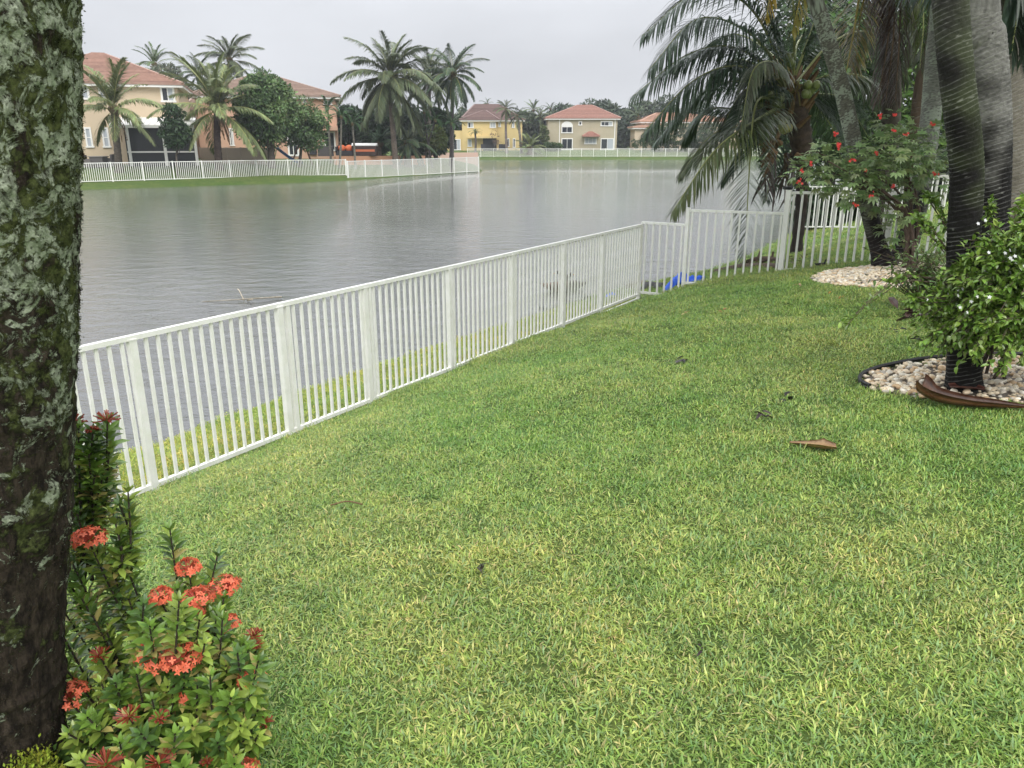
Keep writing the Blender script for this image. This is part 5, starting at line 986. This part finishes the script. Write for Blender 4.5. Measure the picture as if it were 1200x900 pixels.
# ------------------------------------------------------------------ birds
def bird(px, py, scale, face, body, head, lab, name='duck', cat='duck', z=None, upright=.0, white=None):
    c = Wt(px, py, 0.) if z is None else np.array(z, float)
    o = thing(name, c, lab, cat, None if name != 'duck' else 'ducks on the lake')
    k = MB(); s_ = scale; f = face
    P_ = np.array([(-.46*f, 0, .20), (-.34*f, 0, .15), (-.18*f, 0, .12), (0, 0, .11), (.14*f, 0, .14), (.22*f, 0, .22), (.25*f, 0, .32), (.27*f, 0, .40), (.31*f, 0, .44), (.36*f, 0, .43)])*s_
    r_ = np.array([.012, .06, .11, .135, .12, .075, .048, .05, .052, .02])*s_
    Cc = np.array([body]*5+[white or body]+[head]*4); k.tube(bez(P_, 28)+c, np.interp(np.linspace(0, 1, 28), np.linspace(0, 1, 10), r_), 12, C=np.array([Cc[int(t*9.99)] for t in np.linspace(0, .999, 28)])); part('body', k, m_feather, o, True)
    k = MB(); k.tube(c+np.array([(.355*f, 0, .43), (.40*f, 0, .42), (.44*f, 0, .415)])*s_, np.array([.018, .014, .007])*s_, 6, C=(.45, .22, .05)); part('beak', k, m_feather, o)
    for sy_ in (-1, 1):
        k = MB(); blob(k, c+np.array([-.06*f, sy_*.11, .15])*s_, np.array([.2, .03, .075])*s_, 2, np.array(body)*.7, .05); part('wing', k, m_feather, o, True)
        k = MB(); blob(k, c+np.array([.325*f, sy_*.042, .455])*s_, np.array([.009, .007, .009])*s_, 1, (.01, .01, .01), 0); part('eye', k, m_black, o)
        if z is not None: 
            k = MB(); k.tube(c+np.array([(0, sy_*.04, .08), (0, sy_*.04, 0)])*s_, .01*s_, 5, C=(.05, .04, .04)); part('leg', k, m_feather, o)
bird(654, 341, .85, 1, (.16, .09, .06), (.05, .035, .03), 'brown duck swimming at left behind the fence post')
bird(668, 339, .85, -1, (.12, .10, .085), (.04, .03, .03), 'duck with white breast swimming right of the brown duck', white=(.75, .74, .7))
zz = gz_(962, 312); bird(0, 0, .22, 1, (.012, .012, .014), (.012, .012, .014), 'small black bird standing on the grass behind the stepped fence', 'black_bird', 'bird', z=zz)
bird(0, 0, .22, 1, (.02, .02, .022), (.02, .02, .022), 'tiny black bird perched on the tall fence post', 'black_bird', 'bird', z=(Q2[0], Q2[1], 2.465))

# ------------------------------------------------------------------ foreground tree trunk with lichen, left edge
YT = 1.5; tb = np.array([-1.37, 1.52, H(-1.37, 1.52)-.12]); path = [tb, np.array([-1.31, YT, 1.9]), np.array([-1.13, YT, 2.7]), np.array([-.97, YT-.02, 3.5]), np.array([-.9, YT, 4.3]), np.array([-.8, YT, 5.6])]
o = thing('mossy_tree', tb, 'dark wet tree trunk covered in lichen and moss at the left edge', 'tree')
rows, nth = 560, 150; p = bez(path, rows); T = nrm(np.gradient(p, axis=0)); a = nrm(np.cross(T, (0, 1., 0))); b_ = np.cross(T, a); th = np.linspace(0, 2*np.pi, nth, endpoint=False); s_ = np.concatenate([[0], np.cumsum(np.linalg.norm(np.diff(p, axis=0), axis=1))])
SS, TH = np.meshgrid(s_, th, indexing='ij'); r0 = .205+.05*np.exp(-SS/.18)+.008*np.sin(TH*2+SS*2)
dirs = np.cos(TH)[..., None]*a[:, None]+np.sin(TH)[..., None]*b_[:, None]; V0 = p[:, None]+r0[..., None]*dirs
keep = SS < 2.9
fl = V0.reshape(-1, 3); nn1 = np.array([mnoise.fractal((x*7, y*7, z*7), 1, 2, 3) for x, y, z in fl]).reshape(TH.shape); nn2 = np.array([mnoise.noise((x*38, y*38, z*30)) for x, y, z in fl]).reshape(TH.shape)
nn3 = np.array([mnoise.noise((x*95, y*95, z*80)) for x, y, z in fl]).reshape(TH.shape)
hgt = np.clip((SS-.9)/.8, 0, 1)
cov = np.clip((nn1*.7+nn2*.55-.12+.42*hgt)*3.2, 0, 1)          # how mossy
ring = np.exp(-(((SS+.03*np.sin(TH*2))/.47) % 1-.5)**2/.0008)
disp = .004*nn2+.003*nn3+cov*(.003+.003*nn3)+.008*ring*(1-cov); V1 = V0+disp[..., None]*dirs
dark_ = np.array([.022, .017, .013]); mo = np.array([.085, .105, .035]); li = np.array([.37, .42, .29])
C = dark_+(mo-dark_)*cov[..., None]; pal = np.clip((nn2*.9+nn1*.5+nn3*.4-.20+.26*hgt)*6, 0, 1)*np.clip(cov*1.5, 0, 1); C = C+(li-C)*(pal*.8)[..., None]
C = C*(1+.35*nn3[..., None])
mb = MB(); i = np.arange(rows-1)[:, None]*nth; j = np.arange(nth)[None]; k_ = (j+1) % nth; mb.add(V1, np.stack([i+j, i+nth+j, i+nth+k_, i+k_], -1), C=np.clip(C, 0, 1).reshape(-1, 3)); part('trunk', mb, m_wet, o, True)
m_trunk, t_, N, L, b = node_mat('lichen_bark'); tc2 = N.new('ShaderNodeTexCoord')
def noi(sc, det, ro, dist=0., vec=None):
    q = N.new('ShaderNodeTexNoise'); q.inputs['Scale'].default_value = sc; q.inputs['Detail'].default_value = det; q.inputs['Roughness'].default_value = ro; q.inputs['Distortion'].default_value = dist; L.new(vec or tc2.outputs['Object'], q.inputs['Vector']); return q.outputs[0]
def mpr(v, a0_, a1_, b0_=0., b1_=1.):
    q = N.new('ShaderNodeMapRange'); L.new(v, q.inputs[0]); q.inputs[1].default_value = a0_; q.inputs[2].default_value = a1_; q.inputs[3].default_value = b0_; q.inputs[4].default_value = b1_; return q.outputs[0]
def mat2(op, a_, c_):
    q = N.new('ShaderNodeMath'); q.operation = op
    for i_, v in enumerate((a_, c_)):
        if isinstance(v, (int, float)): q.inputs[i_].default_value = v
        else: L.new(v, q.inputs[i_])
    return q.outputs[0]
def mixc(f, c0_, c1_):
    q = N.new('ShaderNodeMix'); q.data_type = 'RGBA'; L.new(f, q.inputs[0])
    for i_, v in ((6, c0_), (7, c1_)):
        if isinstance(v, tuple): q.inputs[i_].default_value = (*v, 1)
        else: L.new(v, q.inputs[i_])
    return q.outputs[2]
sz_ = N.new('ShaderNodeSeparateXYZ'); L.new(tc2.outputs['Object'], sz_.inputs[0]); hz = mpr(sz_.outputs[2], .75, 1.75)
stx = N.new('ShaderNodeMapping'); stx.inputs['Scale'].default_value = (1, 1, .25); L.new(tc2.outputs['Object'], stx.inputs[0])
bark_c = mixc(mpr(noi(55, 8, .7, .3, stx.outputs[0]), .4, .68), (.014, .011, .009), (.075, .058, .042))
M_ = mpr(mat2('ADD', noi(9, 12, .74, .4), mat2('MULTIPLY', hz, .13)), .57, .61)
Lm = mpr(mat2('ADD', noi(19, 12, .74, .6), mat2('MULTIPLY', hz, .105)), .585, .615)
Lm = mat2('MULTIPLY', Lm, mpr(noi(95, 6, .6), .36, .46))
moss_c = mixc(mpr(noi(70, 6, .6), .35, .65), (.018, .022, .008), (.11, .13, .045)); lich_c = mixc(mpr(noi(34, 8, .7), .38, .62), (.22, .27, .16), (.46, .50, .38))
L.new(mixc(Lm, mixc(M_, bark_c, moss_c), lich_c), b.inputs['Base Color']); b.inputs['Roughness'].default_value = .9; b.inputs['Specular IOR Level'].default_value = .12
hh = mat2('ADD', mat2('ADD', mat2('MULTIPLY', M_, .5), mat2('MULTIPLY', Lm, .6)), mat2('ADD', mat2('MULTIPLY', noi(120, 6, .7), .7), mat2('MULTIPLY', noi(55, 8, .7, .3, stx.outputs[0]), .9)))
bp_ = N.new('ShaderNodeBump'); bp_.inputs['Distance'].default_value = .007; bp_.inputs['Strength'].default_value = 1; L.new(hh, bp_.inputs['Height']); L.new(bp_.outputs[0], b.inputs['Normal'])
bpy.data.objects[o.children[0].name].data.materials[0] = m_trunk
# frilly lichen and moss flakes
w_ = (cov**1.5+.02).ravel()*(SS.ravel() < 2.7)*((dirs[..., 1] < .55).ravel()); w_ /= w_.sum(); idx = rng.choice(rows*nth, 60000, p=w_)
B = V1.reshape(-1, 3)[idx]+rng.normal(0, .002, (len(idx), 3)); Nn = dirs.reshape(-1, 3)[idx]; D = nrm(rsph(len(idx))+Nn*.5); pl_ = pal.ravel()[idx][:, None]; cl_ = np.clip(mo*1.3+(li-mo*1.3)*np.clip(pl_*1.1, 0, 1), 0, 1)*rng.uniform(.6, 1.35, (len(idx), 1))*(1+.12*rng.uniform(-1, 1, (len(idx), 3)))
mb = MB(); mb.leaves(B, D, Nn+rsph(len(idx))*.5, rng.uniform(.0018, .0048, len(idx)), rng.uniform(.0015, .004, len(idx)), np.clip(cl_, 0, 1), simple=True, bend=-.2); part('lichen', mb, m_trunk, o, kind='stuff')
c = G(44, 905); mb = MB(); n = 9000; v = rsph(n); v[:, 2] = np.abs(v[:, 2]); mc = np.array([-1.105, 1.40, 1.56]); bl = MB(); blob(bl, mc, (.085, .09, .27), 3, (.12, .11, .05), .15, 3.); part('root_buttress', bl, m_wet, o, True)
mb.leaves(mc+v*(.085, .09, .27)*(1+.1*rng.normal(size=(n, 1))), v+rsph(n)*.6, v, .010, .006, vary((.20, .24, .03), n, .4), simple=True); part('moss', mb, m_moss, o, kind='stuff')

# ------------------------------------------------------------------ ixora shrub in the left foreground
ib = np.array([-1.02, 1.86]); iz = H(*ib)
o = thing('ixora_shrub', (ib[0], ib[1], iz), 'ixora shrub with clusters of red flowers in the left foreground', 'flowering shrub')
LT = []           # leaf transforms: pos, dir, normal, length, colour kind
heads = [(85, 488, 1.88, 'bud', .035), (124, 484, 1.86, 'bud', .035), (108, 500, 1.84, 'bud', .02), (103, 624, 1.75, 'open', .045), (186, 694, 1.72, 'open', .034), (220, 659, 1.86, 'open', .034), (229, 695, 1.76, 'open', .045), (262, 680, 1.86, 'open', .045), (222, 713, 1.72, 'open', .038), (264, 726, 1.76, 'open', .036),
         (296, 740, 1.72, 'bud', .03), (192, 754, 1.62, 'open', .068), (212, 762, 1.58, 'open', .05), (294, 790, 1.62, 'open', .034), (78, 808, 1.60, 'open', .05), (150, 832, 1.52, 'bud', .035), (186, 836, 1.52, 'bud', .025), (122, 886, 1.42, 'bud', .045), (184, 886, 1.44, 'bud', .04), (218, 812, 1.6, 'open', .02), (116, 762, 1.66, 'bud', .03),
         (309, 842, 1.62, 'bud', .025), (285, 897, 1.5, 'open', .035), (243, 889, 1.5, 'bud', .02), (300, 752, 1.7, 'bud', .02), (248, 735, 1.74, 'bud', .022), (60, 690, 1.8, 'bud', .02)]
stemsm = MB(); leafall = []
def whorl(c, T, n, Lf, kind, up_=.35):
    t0 = random.uniform(0, 6.28); T = T/np.linalg.norm(T); u = np.cross(T, (.3, .9, .2)); u /= np.linalg.norm(u); v = np.cross(T, u)
    for i in range(n):
        t = t0+i*6.283/n+random.uniform(-.25, .25); d = (math.cos(t)*u+math.sin(t)*v)+T*(up_+random.uniform(-.25, .3)); d /= np.linalg.norm(d)
        nn = T-d*(T@d)+rng.normal(0, .15, 3); leafall.append((c+d*.004, d, nn, Lf*random.uniform(.75, 1.15), kind if random.random() < .85 else random.randrange(4)))
def shoot(tip, base, nw=9, Lf=.045, top='leaf', thick=.0042, dense=1., reach=None):
    mid_ = (tip+base)/2+np.array([random.uniform(-.04, .04), random.uniform(-.03, .05), -.02]); p = bez([base, mid_, tip], 14); stemsm.tube(p, np.linspace(thick, .0022, 14), 6, C=(.055, .04, .03), cap=False)
    T = nrm(np.gradient(p, axis=0)); Lt = np.linalg.norm(tip-base); kd = random.choice((0, 0, 1, 2))
    step = .022/dense; m = min(int((reach or .22)/step), int(Lt/step)-1)
    for i in range(m):
        f = 1-(i+.3)*step/Lt; q = p[0]+0; fi_ = f*13; i0 = min(int(fi_), 12); q = p[i0]+(p[i0+1]-p[i0])*(fi_-i0)
        whorl(q, T[i0], 5 if i else 6, Lf*(.62 if i == 0 else (.85 if i == 1 else 1)), kd if i < 3 else random.choice((0, 3, 1, 0, 2, 1)), 1.5 if i == 0 else max(.45, 1.0-.06*i))
def ground_at(c): return np.array([ib[0]+(c[0]-ib[0])*.45+random.uniform(-.05, .05), ib[1]+(c[1]-ib[1])*.5+random.uniform(-.05, .05), iz])
hd = []
for (px, py, Y, kd, rs) in heads:
    c = P(px, py, Y); hd.append((c, kd, rs)); shoot(c-(0, 0, rs*.7), ground_at(c) if py > 560 else P(px-10 if px > 100 else px, 650, Y), Lf=.054 if py < 560 else .047, reach=.30 if py < 640 else .22)
# leafy shoots filling the shrub
fill = [(92, 500, 1.85), (114, 510, 1.86), (104, 530, 1.83), (128, 525, 1.87), (112, 555, 1.83), (96, 575, 1.83), (132, 600, 1.8), (90, 600, 1.8), (112, 640, 1.78), (130, 660, 1.78), (199, 620, 1.86), (255, 650, 1.9), (140, 590, 1.8), (150, 575, 1.82), (120, 560, 1.85), (75, 560, 1.85), (88, 530, 1.86), (140, 640, 1.78), (70, 650, 1.8), (85, 660, 1.75), (60, 720, 1.7), (95, 700, 1.72), (108, 720, 1.7), (65, 770, 1.65), (125, 740, 1.72), (150, 700, 1.78), (135, 800, 1.58), (160, 790, 1.6), (240, 760, 1.7), (262, 700, 1.82), (285, 770, 1.68),
        (265, 780, 1.62), (300, 800, 1.64), (240, 800, 1.58), (262, 820, 1.54), (282, 850, 1.52), (302, 862, 1.56), (225, 850, 1.48), (205, 860, 1.46), (165, 860, 1.46), (140, 870, 1.45), (100, 840, 1.52), (80, 860, 1.50), (95, 890, 1.42), (255, 870, 1.5), (275, 895, 1.46), (60, 880, 1.5), (215, 900, 1.4), (150, 905, 1.38), (295, 905, 1.5), (180, 730, 1.74), (205, 735, 1.7), (170, 760, 1.66), (225, 745, 1.72), (250, 715, 1.8), (208, 690, 1.82), (118, 800, 1.62), (178, 820, 1.56)]
for (px, py, Y) in fill:
    c = P(px, py, Y); shoot(c, ground_at(c) if py > 600 else P(px-5, 680, Y), reach=.26)
for i in range(150):
    px = random.uniform(55, 305); py = random.uniform(max(700, 930-px*.9 if px < 150 else 700), 930)
    if px > 240: py = max(py, 700+(px-240)*1.2)
    c = P(px, py, 1.58+random.uniform(-.05, .32)+(.0 if py < 800 else -.05)); 
    if c[2] > iz+.1: shoot(c, ground_at(c), reach=.24)
part('stems', stemsm, m_bark, o, True)
LC = [(.15, .26, .04), (.29, .39, .07), (.09, .17, .04), (.46, .40, .13)]
order = sorted(range(len(leafall)), key=lambda i: -leafall[i][3]/np.linalg.norm(leafall[i][0]-np.array([0, 0, CAMZ])))
camp = np.array([0, 0, CAMZ])
vis = [i for i in order if leafall[i][0][2] > iz+.25][:]
leaf_me = []
for kd in range(4):
    mb = MB(); mb.leaves([(0, 0, 0)], [(1., 0, 0)], [(0, 0, 1.)], 1., .46, LC[kd], fold=.2, bend=.15); leaf_me.append(mb.mesh('leaf', m_leafgloss, True))
objs = set(random.sample(vis[:1400], 300))
base_ = Vector((ib[0], ib[1], iz)); rest = []
for i, (c, d, nn, Lf, kd) in enumerate(leafall):
    if i in objs:
        sdv = np.cross(d, nn); sdv /= np.linalg.norm(sdv); n_ = np.cross(sdv, d)
        M = Matrix(((d[0], -sdv[0], n_[0], c[0]-base_[0]), (d[1], -sdv[1], n_[1], c[1]-base_[1]), (d[2], -sdv[2], n_[2], c[2]-base_[2]), (0, 0, 0, 1)))
        q = link('leaf', leaf_me[kd], o); q.matrix_basis = M @ Matrix.Scale(Lf, 4)
    else: rest.append(i)
mb = MB(); A_ = [leafall[i] for i in rest]; mb.leaves(np.array([q[0] for q in A_]), np.array([q[1] for q in A_]), np.array([q[2] for q in A_]), np.array([q[3] for q in A_]), np.array([q[3]*.45 for q in A_]), np.clip(np.array([LC[q[4]] for q in A_])*rng.uniform(.55, 1.3, (len(A_), 1)), 0, 1), fold=.2, bend=.15)
part('foliage', mb, m_leafgloss, o, kind='stuff', smooth=True)
for (c, kd, rs) in hd:
    k = MB(); n = int(30+rs*900) if kd == 'open' else int(22+rs*500); v = rsph(n*3); v = v[v[:, 2] > -.05][:n]; n = len(v)
    org = c-np.array([0, 0, rs*.55]); v = nrm(v*(1.1, 1.1, .75)+(0, 0, .1)); tipp = org+v*rs*np.array([1, 1, .75])*rng.uniform(.85, 1.08, (n, 1))
    red = (.66, .12, .07) if kd == 'open' else (.38, .07, .035)
    for q, vv in zip(tipp, v):
        k.tube([org+(q-org)*.15, q], [.0009, .0012 if kd == 'open' else .0019], 4, C=np.array(red)*random.uniform(.6, 1.1), cap=kd != 'open')
        if kd == 'open': flower(k, q, vv+rng.normal(0, .2, 3), .0098, np.clip(np.array([.80, .19, .095])*random.uniform(.75, 1.2), 0, 1), 4)
    part('flower_head', k, m_petal, o)

# ------------------------------------------------------------------ haze
mh = bpy.data.materials.new('haze_air'); mh.use_nodes = True; t = mh.node_tree; t.nodes.clear()
mo_ = t.nodes.new('ShaderNodeOutputMaterial'); pv = t.nodes.new('ShaderNodeVolumePrincipled'); pv.inputs['Color'].default_value = (.9, .93, 1, 1); pv.inputs['Density'].default_value = .0005
t.links.new(pv.outputs[0], mo_.inputs['Volume'])
mb = MB(); mb.box((0, 80, 9), (420, 330, 26)); link('haze', mb.mesh('haze', mh), kind='stuff')
